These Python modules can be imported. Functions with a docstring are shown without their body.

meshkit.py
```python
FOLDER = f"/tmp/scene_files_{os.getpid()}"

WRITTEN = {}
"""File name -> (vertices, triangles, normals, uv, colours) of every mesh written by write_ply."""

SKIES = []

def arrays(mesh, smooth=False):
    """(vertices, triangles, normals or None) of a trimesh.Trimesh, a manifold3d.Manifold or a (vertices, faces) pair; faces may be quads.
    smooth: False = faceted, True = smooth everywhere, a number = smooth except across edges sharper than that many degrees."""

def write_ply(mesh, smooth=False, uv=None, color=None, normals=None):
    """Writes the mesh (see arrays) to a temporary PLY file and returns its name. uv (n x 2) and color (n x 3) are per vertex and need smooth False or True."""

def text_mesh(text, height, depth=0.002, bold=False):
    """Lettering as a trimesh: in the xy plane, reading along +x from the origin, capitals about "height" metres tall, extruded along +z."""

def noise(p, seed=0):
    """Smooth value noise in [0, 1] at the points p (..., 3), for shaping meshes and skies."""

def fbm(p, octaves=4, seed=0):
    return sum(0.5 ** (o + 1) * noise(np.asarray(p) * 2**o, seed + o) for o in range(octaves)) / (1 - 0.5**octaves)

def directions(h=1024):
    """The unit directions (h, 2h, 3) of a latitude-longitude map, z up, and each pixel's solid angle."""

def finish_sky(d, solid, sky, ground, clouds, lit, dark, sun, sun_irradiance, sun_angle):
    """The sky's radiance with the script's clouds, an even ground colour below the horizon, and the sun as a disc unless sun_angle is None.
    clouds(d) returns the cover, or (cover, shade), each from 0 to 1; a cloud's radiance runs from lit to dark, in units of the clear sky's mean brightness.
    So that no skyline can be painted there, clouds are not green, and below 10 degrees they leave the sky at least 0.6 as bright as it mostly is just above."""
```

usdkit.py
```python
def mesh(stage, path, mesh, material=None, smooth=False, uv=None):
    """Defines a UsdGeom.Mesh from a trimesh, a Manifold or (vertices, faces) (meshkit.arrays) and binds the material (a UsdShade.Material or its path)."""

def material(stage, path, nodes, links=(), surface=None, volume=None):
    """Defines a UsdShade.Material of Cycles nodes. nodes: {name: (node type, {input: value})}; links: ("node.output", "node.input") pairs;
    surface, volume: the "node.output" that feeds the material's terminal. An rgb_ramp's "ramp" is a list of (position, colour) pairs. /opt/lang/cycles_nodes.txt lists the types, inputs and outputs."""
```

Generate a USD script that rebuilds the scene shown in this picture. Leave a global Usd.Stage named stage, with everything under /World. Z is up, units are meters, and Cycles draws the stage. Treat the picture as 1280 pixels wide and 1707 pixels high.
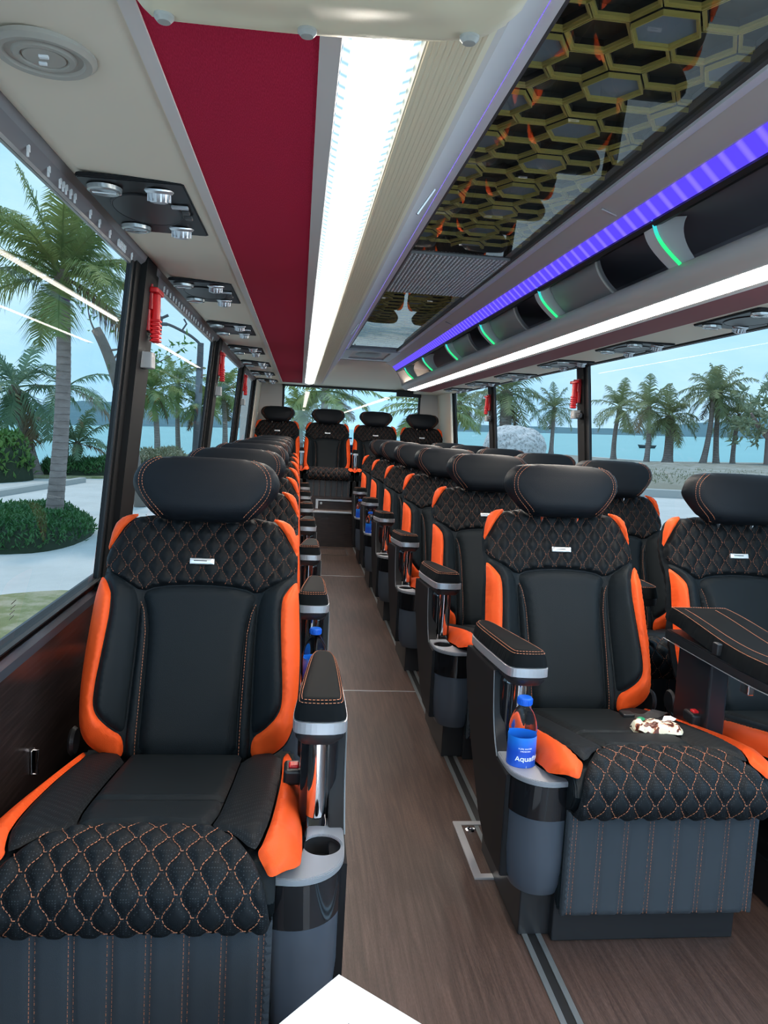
import math, random
import numpy as np, trimesh, shapely, usdkit, meshkit
from shapely.geometry import Polygon, Point, box as sbox
from scipy.spatial import Delaunay, cKDTree
from scipy.interpolate import PchipInterpolator, CubicSpline
import manifold3d as m3
from pxr import Usd, UsdGeom, UsdLux, UsdShade, Gf, Sdf, Vt

stage = Usd.Stage.CreateInMemory()
UsdGeom.Xform.Define(stage, '/World'); UsdGeom.Scope.Define(stage, '/World/Looks')
rng = np.random.default_rng(7); random.seed(7)
EXPOSURE = 2.75
F_PX, EYE = 1282., np.array([0, 0, 1.17])

# ------------------------------------------------------------------ camera, sky, sun
def camera():
    roll = math.radians(2.4)
    y = np.array([500 - 640, 712 - 853.5, F_PX]); y /= np.linalg.norm(y)          # the bus axis as the lens sees it
    u = np.array([math.sin(roll), -math.cos(roll), 0]); u -= y * (u @ y); u /= np.linalg.norm(u)
    x = np.cross(y, u); x = -x if x[0] < 0 else x
    R = np.array([x, y, u])
    r, d, f = R[:, 0], R[:, 1], R[:, 2]
    c = UsdGeom.Camera.Define(stage, '/World/camera')
    c.CreateHorizontalApertureAttr(36.0); c.CreateFocalLengthAttr(36.0 * F_PX / 1280)
    c.CreateClippingRangeAttr((0.02, 20000.0)); c.CreateExposureAttr(EXPOSURE)
    M = Gf.Matrix4d(*r, 0, *(-d), 0, *(-f), 0, *EYE, 1)
    c.AddTransformOp().Set(M)
camera()
_mats = {}
def mat(name, nodes, links, surface='p.BSDF', volume=None):
    if name not in _mats:
        _mats[name] = usdkit.material(stage, '/World/Looks/' + name, nodes, links, surface=surface, volume=volume)
    return _mats[name]
SKY_STRENGTH, SUN = 0.85, 20.0
sky_mat = mat('sky_look', {
    'tc': ('geometry', {}), 'sc': ('vector_math', {'math_type': 'multiply', 'vector2': (1.0, 1.0, 2.6)}),
    'n': ('noise_texture', {'scale': 2.3, 'detail': 7.0, 'roughness': 0.58, 'distortion': 0.4}),
    'r': ('rgb_ramp', {'ramp': [(0.0, (0, 0, 0)), (0.36, (0.05, 0.05, 0.05)), (0.5, (.45, .45, .45)), (0.68, (1, 1, 1)), (1.0, (1, 1, 1))]}),
    's': ('sky_texture', {'sky_type': 'preetham', 'turbidity': 3.4, 'sun_direction': (-0.45, -0.35, 0.82)}),
    'tint': ('mix', {'mix_type': 'mix', 'fac': 0.93, 'color2': (0.27, 0.56, 0.84)}),
    'mx': ('mix', {'color2': (0.50, 0.71, 0.86)}), 'b': ('background_shader', {'strength': SKY_STRENGTH})},
    [('tc.position', 'sc.vector1'), ('sc.vector', 'n.vector'), ('n.fac', 'r.fac'), ('s.color', 'tint.color1'), ('r.color', 'mx.fac'),
     ('tint.color', 'mx.color1'), ('mx.color', 'b.color')], surface='b.background')
dome = UsdLux.DomeLight.Define(stage, '/World/sky')
UsdShade.MaterialBindingAPI.Apply(dome.GetPrim()).Bind(sky_mat)
sun = UsdLux.DistantLight.Define(stage, '/World/sun')
sun.CreateIntensityAttr(SUN); sun.CreateAngleAttr(6.0); sun.CreateColorAttr(Gf.Vec3f(1.0, 0.88, 0.74))
sun.AddRotateXYZOp().Set((-16, -9, 0))

# ------------------------------------------------------------------ helpers: prims
_used = {}
def unique(path):
    n = _used.get(path, 0); _used[path] = n + 1
    return path if n == 0 else f'{path}_{n:03d}'
def _set(p, label=None, cat=None, group=None, kind=None):
    for k, v in (('label', label), ('category', cat), ('group', group), ('kind', kind)):
        if v: p.SetCustomDataByKey(k, v)
    return p
def thing(name, label=None, cat=None, loc=(0, 0, 0), rz=0.0, group=None, kind=None, scale=None):
    x = UsdGeom.Xform.Define(stage, unique('/World/' + name))
    x.AddTranslateOp().Set(tuple(float(q) for q in loc)); x.AddRotateZOp().Set(float(rz)); x.AddScaleOp().Set(Gf.Vec3f(*(scale or (1, 1, 1))))
    return _set(x.GetPrim(), label, cat, group, kind)
def obj(name, mesh, m, parent=None, smooth=35, label=None, cat=None, group=None, kind=None):
    base = str(parent.GetPath()) if parent else '/World'
    p = usdkit.mesh(stage, unique(base + '/' + name), mesh, m, smooth=smooth).GetPrim()
    return _set(p, label, cat, group, kind)
def copy(src, loc, rz=0.0, label=None, group=None, scale=None):
    was = src.GetCustomData(); base = src.GetName()
    if base[-4] == '_' and base[-3:].isdigit(): base = base[:-4]
    x = UsdGeom.Xform.Define(stage, unique('/World/' + base)); p = x.GetPrim()
    p.GetReferences().AddInternalReference(src.GetPath()); p.SetInstanceable(True)
    p.GetAttribute('xformOp:translate').Set(Gf.Vec3d(*map(float, loc))); p.GetAttribute('xformOp:rotateZ').Set(float(rz))
    if scale: p.GetAttribute('xformOp:scale').Set(Gf.Vec3f(*scale))
    return _set(p, label or was.get('label'), was.get('category'), group or was.get('group'))
cat_ = trimesh.util.concatenate

# ------------------------------------------------------------------ helpers: shapes
def bx(x0, x1, y0, y1, z0, z1, r=0.0):
    if r <= 0:
        b = trimesh.creation.box([x1 - x0, y1 - y0, z1 - z0]); b.apply_translation([(x0 + x1) / 2, (y0 + y1) / 2, (z0 + z1) / 2]); return b
    r = min(r, (x1 - x0) / 2.02, (y1 - y0) / 2.02, (z1 - z0) / 2.02)
    s = trimesh.creation.icosphere(2, r); P = []
    for a in (x0 + r, x1 - r):
        for b in (y0 + r, y1 - r):
            for c in (z0 + r, z1 - r): P.append(s.vertices + [a, b, c])
    return trimesh.Trimesh(*_hull(np.vstack(P)), process=False)
def _hull(P):
    h = m3.Manifold.hull_points(np.asarray(P, np.float64)).to_mesh()
    return h.vert_properties[:, :3], h.tri_verts
def tm(v, f): return trimesh.Trimesh(np.asarray(v, float), np.asarray(f, int), process=False)
def tube(pts, r, sides=8, caps=True):
    p = np.asarray(pts, float); n = len(p); r = np.broadcast_to(r, (n,)).astype(float)
    t = np.gradient(p, axis=0); t /= np.linalg.norm(t, axis=1, keepdims=True) + 1e-12
    ref = np.array([0, 0, 1.]) if abs(t[:, 2]).mean() < 0.8 else np.array([1., 0, 0])
    a = np.cross(t, ref); a /= np.linalg.norm(a, axis=1, keepdims=True) + 1e-12; b = np.cross(a, t)
    th = np.arange(sides) * 2 * np.pi / sides
    v = (p[:, None] + r[:, None, None] * (np.cos(th)[None, :, None] * a[:, None] + np.sin(th)[None, :, None] * b[:, None])).reshape(-1, 3)
    f = []
    for i in range(n - 1):
        for j in range(sides):
            q = [i * sides + j, i * sides + (j + 1) % sides, (i + 1) * sides + (j + 1) % sides, (i + 1) * sides + j]
            f += [[q[0], q[1], q[2]], [q[0], q[2], q[3]]]
    if caps:
        v = np.vstack([v, p[:1], p[-1:]]); c0, c1 = n * sides, n * sides + 1
        for j in range(sides):
            f += [[c0, (j + 1) % sides, j], [c1, (n - 1) * sides + j, (n - 1) * sides + (j + 1) % sides]]
    m = tm(v, f); m.fix_normals(); return m
def lathe(prof, seg=32, at=(0, 0, 0)):
    m = trimesh.creation.revolve(np.asarray(prof, float), sections=seg); m.apply_translation(at); return m
def extr(poly, h, axis='z', at=0.0, c=0.0):
    """A polygon drawn in (x,y), (x,z) or (y,z) for axis z, y or x, extruded from AT by H, its edges chamfered by C."""
    poly = poly if hasattr(poly, 'area') else Polygon(poly)
    if not poly.is_valid: poly = poly.buffer(0)
    parts = [(poly, 0, h)] if c <= 0 else [(poly.buffer(-c), 0, h), (poly.buffer(-.3 * c), .3 * c, h - .3 * c), (poly, c, h - c)]
    ms = []
    for p, a, b in parts:
        for g in getattr(p, 'geoms', [p]):
            if g.is_empty: continue
            e = trimesh.creation.extrude_polygon(g, b - a, engine='earcut'); e.apply_translation([0, 0, a]); ms.append(e)
    e = cat_(ms); v = e.vertices.copy(); v[:, 2] += at
    if axis == 'x': v = v[:, [2, 0, 1]]
    if axis == 'y': v = v[:, [0, 2, 1]]; e.faces = e.faces[:, ::-1]
    return tm(v, e.faces)
def chaikin(pts, k=2, closed=True, hold=()):
    p = [tuple(q) for q in pts]; hold = {tuple(pts[i]) for i in hold}
    for _ in range(k):
        out = []; n = len(p)
        for i in range(n if closed else n - 1):
            a, b = np.array(p[i]), np.array(p[(i + 1) % n])
            if tuple(a) in hold: out.append(tuple(a))
            else: out.append(tuple(.75 * a + .25 * b))
            if tuple(b) not in hold: out.append(tuple(.25 * a + .75 * b))
        if not closed: out = [p[0]] + out + [p[-1]]
        p = out
    return p
def tri(poly, step):
    """Triangulates a polygon with an inner grid: (points, triangles, distance of each point from the edge)."""
    poly = poly if hasattr(poly, 'area') else Polygon(poly)
    if not poly.is_valid: poly = poly.buffer(0)
    poly = shapely.segmentize(poly, step * .8)
    B = np.vstack([np.array(r.coords)[:-1] for r in [poly.exterior, *poly.interiors]])
    x0, y0, x1, y1 = poly.bounds
    gx, gy = np.meshgrid(np.arange(x0, x1 + step, step), np.arange(y0, y1 + step, step * .87)); gx = gx + (np.arange(gx.shape[0]) % 2)[:, None] * step / 2
    G = np.c_[gx.ravel(), gy.ravel()]; G = G[shapely.contains_xy(poly, G[:, 0], G[:, 1])]
    dG = shapely.distance(shapely.points(G), poly.boundary) if len(G) else np.zeros(0)
    G, dG = G[dG > step * .45], dG[dG > step * .45]
    P = np.vstack([B, G]); d = np.r_[np.zeros(len(B)), dG]
    T = Delaunay(P).simplices; c = P[T].mean(1)
    T = T[shapely.contains_xy(poly, c[:, 0], c[:, 1])]
    a, b, cc = P[T[:, 0]], P[T[:, 1]], P[T[:, 2]]
    s = (b[:, 0] - a[:, 0]) * (cc[:, 1] - a[:, 1]) - (b[:, 1] - a[:, 1]) * (cc[:, 0] - a[:, 0])
    T = T[np.abs(s) > 1e-10]; s = s[np.abs(s) > 1e-10]; T[s < 0] = T[s < 0][:, ::-1]
    return P, T, d
def g(d, r): return np.sqrt(np.maximum(0, 1 - (1 - np.clip(d / r, 0, 1)) ** 2))
def ss(x, a, b): t = np.clip((x - a) / (b - a), 0, 1); return t * t * (3 - 2 * t)
def panel(poly, f, puff=.007, edge=.012, sink=.004, step=.012, extra=None):
    """An upholstered panel over the surface f(u, v, n): swells by PUFF inside its seams, dips by SINK at them."""
    P, T, d = tri(poly, step)
    n = -sink + (puff + sink) * g(d, edge)
    if extra is not None: n = n + extra(P[:, 0], P[:, 1]) * ss(d, 0, edge * .6)
    return tm(f(P[:, 0], P[:, 1], n), T)
def solid(poly, f, top, bot, step=.012):
    P, T, d = tri(poly, step); k = len(P)
    a, b = f(P[:, 0], P[:, 1], top(P[:, 0], P[:, 1], d)), f(P[:, 0], P[:, 1], bot(P[:, 0], P[:, 1], d))
    e = np.vstack([T[:, [0, 1]], T[:, [1, 2]], T[:, [2, 0]]]); key = {(x, y) for x, y in e.tolist()}
    E_ = np.array([(x, y) for x, y in e.tolist() if (y, x) not in key])
    F = np.vstack([T, T[:, ::-1] + k, np.c_[E_[:, 0], E_[:, 0] + k, E_[:, 1]], np.c_[E_[:, 1], E_[:, 0] + k, E_[:, 1] + k]])
    m = tm(np.vstack([a, b]), F); m.merge_vertices(); m.fix_normals(); return m
def mir(poly): return [(-x, y) for x, y in poly][::-1]
def both(half):
    """Half outline from (0, low) out and back to (0, high), made whole."""
    return half + [(-x, y) for x, y in half[::-1] if x > 1e-6]
def dashes(lines, f, n0=.001, r=.00085, dash=.0048, gap=.0026):
    """Stitches along 2-D polylines laid on the surface f(u, v, n); n0 is a number or a function of (u, v)."""
    A, B = [], []
    for L in lines:
        L = np.asarray(L, float); s = np.r_[0, np.cumsum(np.linalg.norm(np.diff(L, axis=0), axis=1))]
        if s[-1] < dash: continue
        t = np.arange(0, s[-1] - dash * .7, dash + gap)
        at = lambda q: np.c_[np.interp(q, s, L[:, 0]), np.interp(q, s, L[:, 1])]
        A.append(at(t)); B.append(at(np.minimum(t + dash, s[-1])))
    A, B = np.vstack(A), np.vstack(B); nn = lambda P: (n0(P[:, 0], P[:, 1]) if callable(n0) else np.full(len(P), n0))
    a, b = f(A[:, 0], A[:, 1], nn(A)), f(B[:, 0], B[:, 1], nn(B))
    up = f(A[:, 0], A[:, 1], nn(A) + .01) - a; up /= np.linalg.norm(up, axis=1, keepdims=True)
    t = b - a; w = np.cross(t, up); w /= np.linalg.norm(w, axis=1, keepdims=True) + 1e-12
    v = np.stack([a - w * r, a + up * r * 1.3, a + w * r, b - w * r, b + up * r * 1.3, b + w * r], 1).reshape(-1, 3)
    k = np.arange(len(a))[:, None, None] * 6
    fc = np.array([[0, 1, 4], [0, 4, 3], [1, 2, 5], [1, 5, 4], [0, 2, 1], [3, 4, 5]])[None]
    return tm(v, (fc + k).reshape(-1, 3))
def hexnet(x0, x1, y0, y1, a, b, fl):
    """Edges of a net of tall flat-topped cells: short level ties joined by slanting lines."""
    E = []
    for j in range(int(math.floor(y0 / b * 2)) - 1, int(math.ceil(y1 / b * 2)) + 2):
        for i in range(int(math.floor(x0 / a)) - 1, int(math.ceil(x1 / a)) + 2):
            x, y = i * a + (j % 2) * a / 2, j * b / 2
            E.append(((x - fl / 2, y), (x + fl / 2, y)))
            for sgn in (1, -1):
                p, q = np.array([x + sgn * fl / 2, y]), np.array([x + sgn * (a / 2 - fl / 2), y + b / 2])
                t = np.linspace(0, 1, 7)
                bow = .0018 * np.sin(2 * np.pi * t) * -sgn
                E.append([tuple(p + (q - p) * s + [w, 0]) for s, w in zip(t, bow)])
    return E
def clip_lines(E, poly):
    poly = Polygon(poly).buffer(-.004); out = []
    for e in E:
        c = shapely.LineString(e).intersection(poly)
        for gg in getattr(c, 'geoms', [c]):
            if gg.geom_type == 'LineString' and gg.length > .006: out.append(list(gg.coords))
    return out
def net_dist(E):
    pts = np.vstack([shapely.segmentize(shapely.LineString(e), .002).coords for e in E])
    k = cKDTree(pts); return lambda u, v: k.query(np.c_[u, v])[0]
def offset_line(L, o):
    L = np.asarray(L, float); t = np.gradient(L, axis=0); t /= np.linalg.norm(t, axis=1, keepdims=True) + 1e-12
    return L + np.c_[-t[:, 1], t[:, 0]] * o

# ------------------------------------------------------------------ materials
def simple(name, col, rough=.5, metal=0., spec=.5, coat=0., bump=None, **kw):
    nodes = {'p': ('principled_bsdf', {'base_color': col, 'roughness': rough, 'metallic': metal, 'specular_ior_level': spec, 'coat_weight': coat, **kw})}; links = []
    if bump:
        sc, st, dist = bump
        nodes['o'] = ('texture_coordinate', {}); nodes['n'] = ('noise_texture', {'scale': sc, 'detail': 4.0}); nodes['b'] = ('bump', {'strength': st, 'distance': dist})
        links += [('o.object', 'n.vector'), ('n.fac', 'b.height'), ('b.normal', 'p.normal')]
    return mat(name, nodes, links)
def leather(name, col, perf=0.0, rough=.56, spec=.12):
    nodes = {'o': ('texture_coordinate', {}), 'n': ('voronoi_texture', {'scale': 520., 'feature': 'f1'}), 'b': ('bump', {'strength': .22, 'distance': .0006}),
             'p': ('principled_bsdf', {'base_color': col, 'roughness': rough, 'specular_ior_level': spec})}
    links = [('o.object', 'n.vector'), ('n.distance', 'b.height'), ('b.normal', 'p.normal')]
    if perf:
        nodes |= {'v': ('voronoi_texture', {'scale': 1 / .0042, 'randomness': 0.0}), 'r': ('rgb_ramp', {'ramp': [(0, (1, 1, 1)), (.22, (1, 1, 1)), (.3, (0, 0, 0)), (1, (0, 0, 0))]}),
                  'm': ('mix', {'color1': col, 'color2': tuple(c * 2.6 + .012 for c in col)})}
        links += [('o.object', 'v.vector'), ('v.distance', 'r.fac'), ('r.color', 'm.fac'), ('m.color', 'p.base_color')]
    return mat(name, nodes, links)
LEA = leather('black_leather', (.0095, .013, .0155)); LEAP = leather('perforated_leather', (.0085, .0105, .0125), perf=1)
ORA = leather('orange_leather', (.80, .088, .014), rough=.5, spec=.2)
LEB = simple('armrest_leather', (.0045, .0055, .0065), .7, spec=.08)
STI = simple('orange_thread', (.42, .15, .075), .7)
PLA = simple('black_plastic', (.014, .014, .016), .42); GLO = simple('gloss_black', (.006, .006, .007), .06, spec=.6, coat=.5)
SLA = simple('slate_plastic', (.055, .066, .085), .36, bump=(900, .1, .0004)); SIL = simple('satin_silver', (.62, .63, .66), .34, .75)
CHR = simple('chrome', (.85, .86, .88), .07, 1.0); RED = simple('red_plastic', (.72, .012, .016), .38, spec=.5)
BEI = simple('beige_panel', (.80, .70, .56), .62, bump=(260, .12, .001)); CRE = simple('cream_plastic', (.78, .69, .50), .42)
GRY = simple('grey_trim', (.64, .59, .56), .5); RUB = simple('black_rubber', (.012, .012, .013), .5); DKG = simple('dark_grey', (.06, .058, .06), .45)
WHI = simple('white_plastic', (.78, .78, .79), .4)
BRN = mat('dark_wall_laminate', {'o': ('geometry', {}), 'mp': ('mapping', {'scale': (3, 1.2, 26)}), 'n': ('noise_texture', {'scale': 5., 'detail': 6.}),
    'r': ('rgb_ramp', {'ramp': [(0, (.012, .009, .009)), (.5, (.026, .018, .017)), (1, (.05, .034, .03))]}), 'p': ('principled_bsdf', {'roughness': .2, 'specular_ior_level': .5})},
    [('o.position', 'mp.vector'), ('mp.vector', 'n.vector'), ('n.fac', 'r.fac'), ('r.color', 'p.base_color')])
WOOD = mat('walnut_vinyl', {'o': ('geometry', {}), 'mp': ('mapping', {'scale': (34, 1.6, 1)}), 'n': ('noise_texture', {'scale': 2.4, 'detail': 8., 'roughness': .62, 'distortion': .6}),
    'mp2': ('mapping', {'scale': (260, 60, 1)}), 'n2': ('noise_texture', {'scale': 1.6, 'detail': 4.}), 'mp3': ('mapping', {'scale': (6, 1.1, 1)}), 'n3': ('noise_texture', {'scale': 1.1, 'detail': 3.}),
    'r': ('rgb_ramp', {'ramp': [(0, (.025, .014, .012)), (.42, (.055, .033, .027)), (.6, (.088, .053, .043)), (1, (.155, .10, .082))]}),
    'mx': ('mix', {'mix_type': 'overlay', 'fac': .42}), 'mx2': ('mix', {'mix_type': 'overlay', 'fac': .3}),
    'b': ('bump', {'strength': .2, 'distance': .0015}), 'p': ('principled_bsdf', {'roughness': .4, 'specular_ior_level': .45})},
    [('o.position', 'mp.vector'), ('mp.vector', 'n.vector'), ('o.position', 'mp2.vector'), ('mp2.vector', 'n2.vector'), ('o.position', 'mp3.vector'), ('mp3.vector', 'n3.vector'), ('n.fac', 'r.fac'), ('r.color', 'mx.color1'),
     ('n2.fac', 'mx.color2'), ('mx.color', 'mx2.color1'), ('n3.fac', 'mx2.color2'), ('mx2.color', 'p.base_color'), ('n2.fac', 'b.height'), ('b.normal', 'p.normal')])
REDF = mat('crimson_fabric', {'o': ('geometry', {}), 'mp': ('mapping', {'scale': (900, 130, 300)}), 'n': ('noise_texture', {'scale': 1., 'detail': 3.}),
    'r': ('rgb_ramp', {'ramp': [(0, (.30, .006, .024)), (.5, (.46, .015, .052)), (1, (.62, .035, .085))]}), 'b': ('bump', {'strength': .3, 'distance': .001}), 'p': ('principled_bsdf', {'roughness': .8, 'specular_ior_level': .12})},
    [('o.position', 'mp.vector'), ('mp.vector', 'n.vector'), ('n.fac', 'r.fac'), ('r.color', 'p.base_color'), ('n.fac', 'b.height'), ('b.normal', 'p.normal')])
MAR = simple('maroon_fabric', (.26, .055, .062), .7, bump=(700, .2, .001))
def emit(name, col, s): return mat(name, {'e': ('emission', {'color': col, 'strength': s})}, [], surface='e.emission')
def pane_mat(name, tint, f0=.008, k=.13):
    """A thin pane: tinted and clear, mirroring more at grazing angles, the same from both sides."""
    return mat(name, {'t': ('transparent_bsdf', {'color': tint}), 'gl': ('glossy_bsdf', {'color': (1, 1, 1), 'roughness': 0.0}), 'l': ('layer_weight', {'blend': .5}), 'pw': ('math', {'math_type': 'power', 'value2': 5.0}),
        'ma': ('math', {'math_type': 'multiply_add', 'value2': k, 'value3': f0}), 'm': ('mix_closure', {})},
               [('l.facing', 'pw.value1'), ('pw.value', 'ma.value1'), ('ma.value', 'm.fac'), ('t.BSDF', 'm.closure1'), ('gl.BSDF', 'm.closure2')], surface='m.closure')
GLASS = pane_mat('tinted_window_glass', (.245, .25, .252)); CLEAR = pane_mat('clear_window_glass', (.93, .96, .97))
COVER = pane_mat('smoked_mirror_cover', (.88, .88, .84), .06, .75)

# ------------------------------------------------------------------ the bus: shell
XL, XR, Y0, Y1 = -.61, 1.79, -2.6, 9.35             # inner faces at seat height, windscreen and rear wall
ZS, ZT, ZC = .675, 1.635, 1.89                      # sill, window head, roof
WL, WR = (lambda z: -.585 + (z - ZS) * .088), (lambda z: 1.762 - (z - ZS) * .098)     # the glass leans inwards
LP = [(.70, .95), (2.36, 2.66), (4.45, 4.76), (6.39, 6.70), (8.10, 8.35)]      # pillars, left
RP = [(1.95, 2.15), (4.45, 4.59), (6.66, 6.84), (8.38, 8.5)]       # pillars, right
def slab_y(pts, y0, y1, c=0.0): return extr(pts, y1 - y0, 'y', y0, c)       # an (x, z) section run along the bus
fl = thing('floor', 'dark brown wood-grain vinyl floor running down the aisle', 'floor', kind='structure')
obj('vinyl_sheet', bx(XL, XR, Y0, 7.62, -.05, 0), WOOD, fl, smooth=False)
for y in (3.36, 6.08): obj('seam_strip', bx(.03, .575, y - .003, y + .003, 0, .0022), SIL, fl, smooth=False, label='thin pale joint across the floor')
obj('floor_hatch', extr(sbox(.16, 7.10, .50, 7.47).difference(sbox(.17, 7.11, .49, 7.46)), .003, 'z', 0), DKG, fl, smooth=False)
stp = thing('step', 'dark step with bright nosing leading up to the rear bench row', 'step', kind='structure')
obj('riser', bx(XL, XR, 7.62, Y1, -.05, .345), BRN, stp, smooth=False); obj('tread', bx(XL, XR, 7.60, 7.80, .345, .355), WOOD, stp, smooth=False)
obj('nosing', bx(.02, .60, 7.592, 7.606, .338, .359, .003), SIL, stp)
obj('upper_riser', bx(XL, XR, 7.80, Y1, .355, .47), BRN, stp, smooth=False)
obj('lock_plate', extr([(.19, .36), (.215, .36), (.215, .44), (.60, .44), (.60, .455), (.19, .455)], .010, 'y', 7.792), SIL, stp)
obj('lock', lathe([(0, 0), (.012, 0), (.012, .004), (0, .006)], 16).apply_transform(trimesh.transformations.rotation_matrix(math.pi / 2, [1, 0, 0])).apply_translation([.245, 7.8, .415]), SIL, stp)
rail = thing('floor_rail', 'pair of grey metal strips set in the floor along the right-hand seats', 'rail', kind='structure')
for x in (.572, .606): obj('metal_strip', bx(x, x + .013, Y0, 7.6, 0, .0035), simple('rail_metal', (.30, .33, .35), .35, .7), rail, smooth=False)
obj('groove', bx(.585, .606, Y0, 7.6, 0, .0012), RUB, rail, smooth=False)
lp = thing('floor_lock_plate', 'small metal-framed floor flap with a round lock beside the near right seat', 'floor plate', (.51, 1.885, 0))
obj('frame', extr([(0, 0), (.14, 0), (.14, .022), (.022, .022), (.022, .278), (.14, .278), (.14, .30), (0, .30)], .006, 'z', 0, .001), SIL, lp, smooth=False)
obj('flap', bx(.022, .14, .022, .278, 0, .003), WOOD, lp, smooth=False)
obj('lock', cat_([lathe([(0, .003), (.016, .003), (.016, .006), (.011, .008), (.006, .006), (0, .006)], 24, (.045, .25, 0))]), CHR, lp)

ZSR = .575
def side_wall(name, s, X, W, P, lab, ZS=ZS):
    w = thing(name, lab, 'wall', kind='structure')
    e = lambda a, b: (min(a, b), max(a, b))
    x0, x1 = e(X, X - s * .06); obj('lower_panel', bx(x0, x1, Y0, Y1, -.05, ZS - .03), BRN, w, smooth=False)
    # sill: a rubber ledge and a brushed bar below the glass
    prof = [(X + s * .004, ZS - .075), (X + s * .012, ZS - .045), (X + s * .004, ZS - .03), (X - s * .06, ZS - .03), (X - s * .06, ZS - .075)]
    obj('sill_bar', slab_y(prof, Y0, Y1), simple('sill_grey', (.10, .11, .13), .25, .3), w)
    prof = [(X + s * .002, ZS - .03), (W(ZS) + s * .012, ZS + .012), (W(ZS) - s * .015, ZS + .02), (X - s * .06, ZS - .03)]
    obj('sill_rubber', slab_y(prof, Y0, Y1), RUB, w)
    for a, b in P:
        m = []
        for (ya, yb, d) in ((a, a + .2 * (b - a), .012), (a + .2 * (b - a), b - .3 * (b - a), .03), (b - .3 * (b - a), b, .02)):
            q = [(W(ZS - .03) - s * .008, ZS - .03), (W(ZS - .03) + s * d * (1 if s > 0 else .5), ZS - .03), (W(ZT + .04) + s * d * (1 if s > 0 else .5), ZT + .04), (W(ZT + .04) - s * .008, ZT + .04)]
            m.append(slab_y(q, ya, yb))
        obj('pillar', cat_(m), simple('pillar_black', (.010, .0095, .0095), .6, spec=.2), w, smooth=False)
        q = [(W(ZS) - s * .010, ZS), (W(ZS) + s * .006, ZS), (W(ZT) + s * .006, ZT), (W(ZT) - s * .010, ZT)]
        obj('pillar_seal', cat_([slab_y(q, a - .025, a), slab_y(q, b, b + .025)]), RUB, w, smooth=False)
    q = [(W(ZS), -.05), (W(ZS), ZT + .1), (W(ZT) + s * .1, ZT + .1), (W(ZS) + s * .2, -.05)]
    return w
wl = side_wall('wall_left', 1, XL, WL, LP, 'dark glossy wall panel with black sill and window pillars on the left')
wr = side_wall('wall_right', -1, XR, WR, RP, 'dark wall with black window pillars behind the right-hand seats', ZSR)
def side_windows(W, P, s, n0, side, ZS=ZS):
    ys = [Y0] + [q for a, b in P for q in (a, b)]; nw = len(P)
    for k in range(nw):
        a, b = ys[2 * k], ys[2 * k + 1]
        w = thing(f'window_{n0 + k}', f'{"clear" if k == 0 else "tinted"} bus window, number {k + 1} from the front on the {side} side', 'window', kind='structure')
        q = [(W(ZS), a), (W(ZS), b), (W(ZT + .02), b), (W(ZT + .02), a)]
        v = np.array([(W(ZS), a, ZS - .01), (W(ZS), b, ZS - .01), (W(ZT + .02), b, ZT + .02), (W(ZT + .02), a, ZT + .02)])
        obj('pane', tm(np.vstack([v, v - [s * .006, 0, 0]]), [[0, 1, 2], [0, 2, 3]]), CLEAR if k == 0 else GLASS, w, smooth=False)  # foremost panes, out of view, made clear to brighten the interior
        if k == 1 and side == 'left':
            mk = []
            for i in range(4): mk.append(tube([(W(.75) + .002, 1.62 + .004 * i, .745 + .010 * i), (W(.75) + .002, 1.645 + .004 * i, .748 + .010 * i)], .0009, 4))
            obj('etched_mark', cat_(mk), RUB, w, label='small dark printed mark low on the glass')
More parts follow.
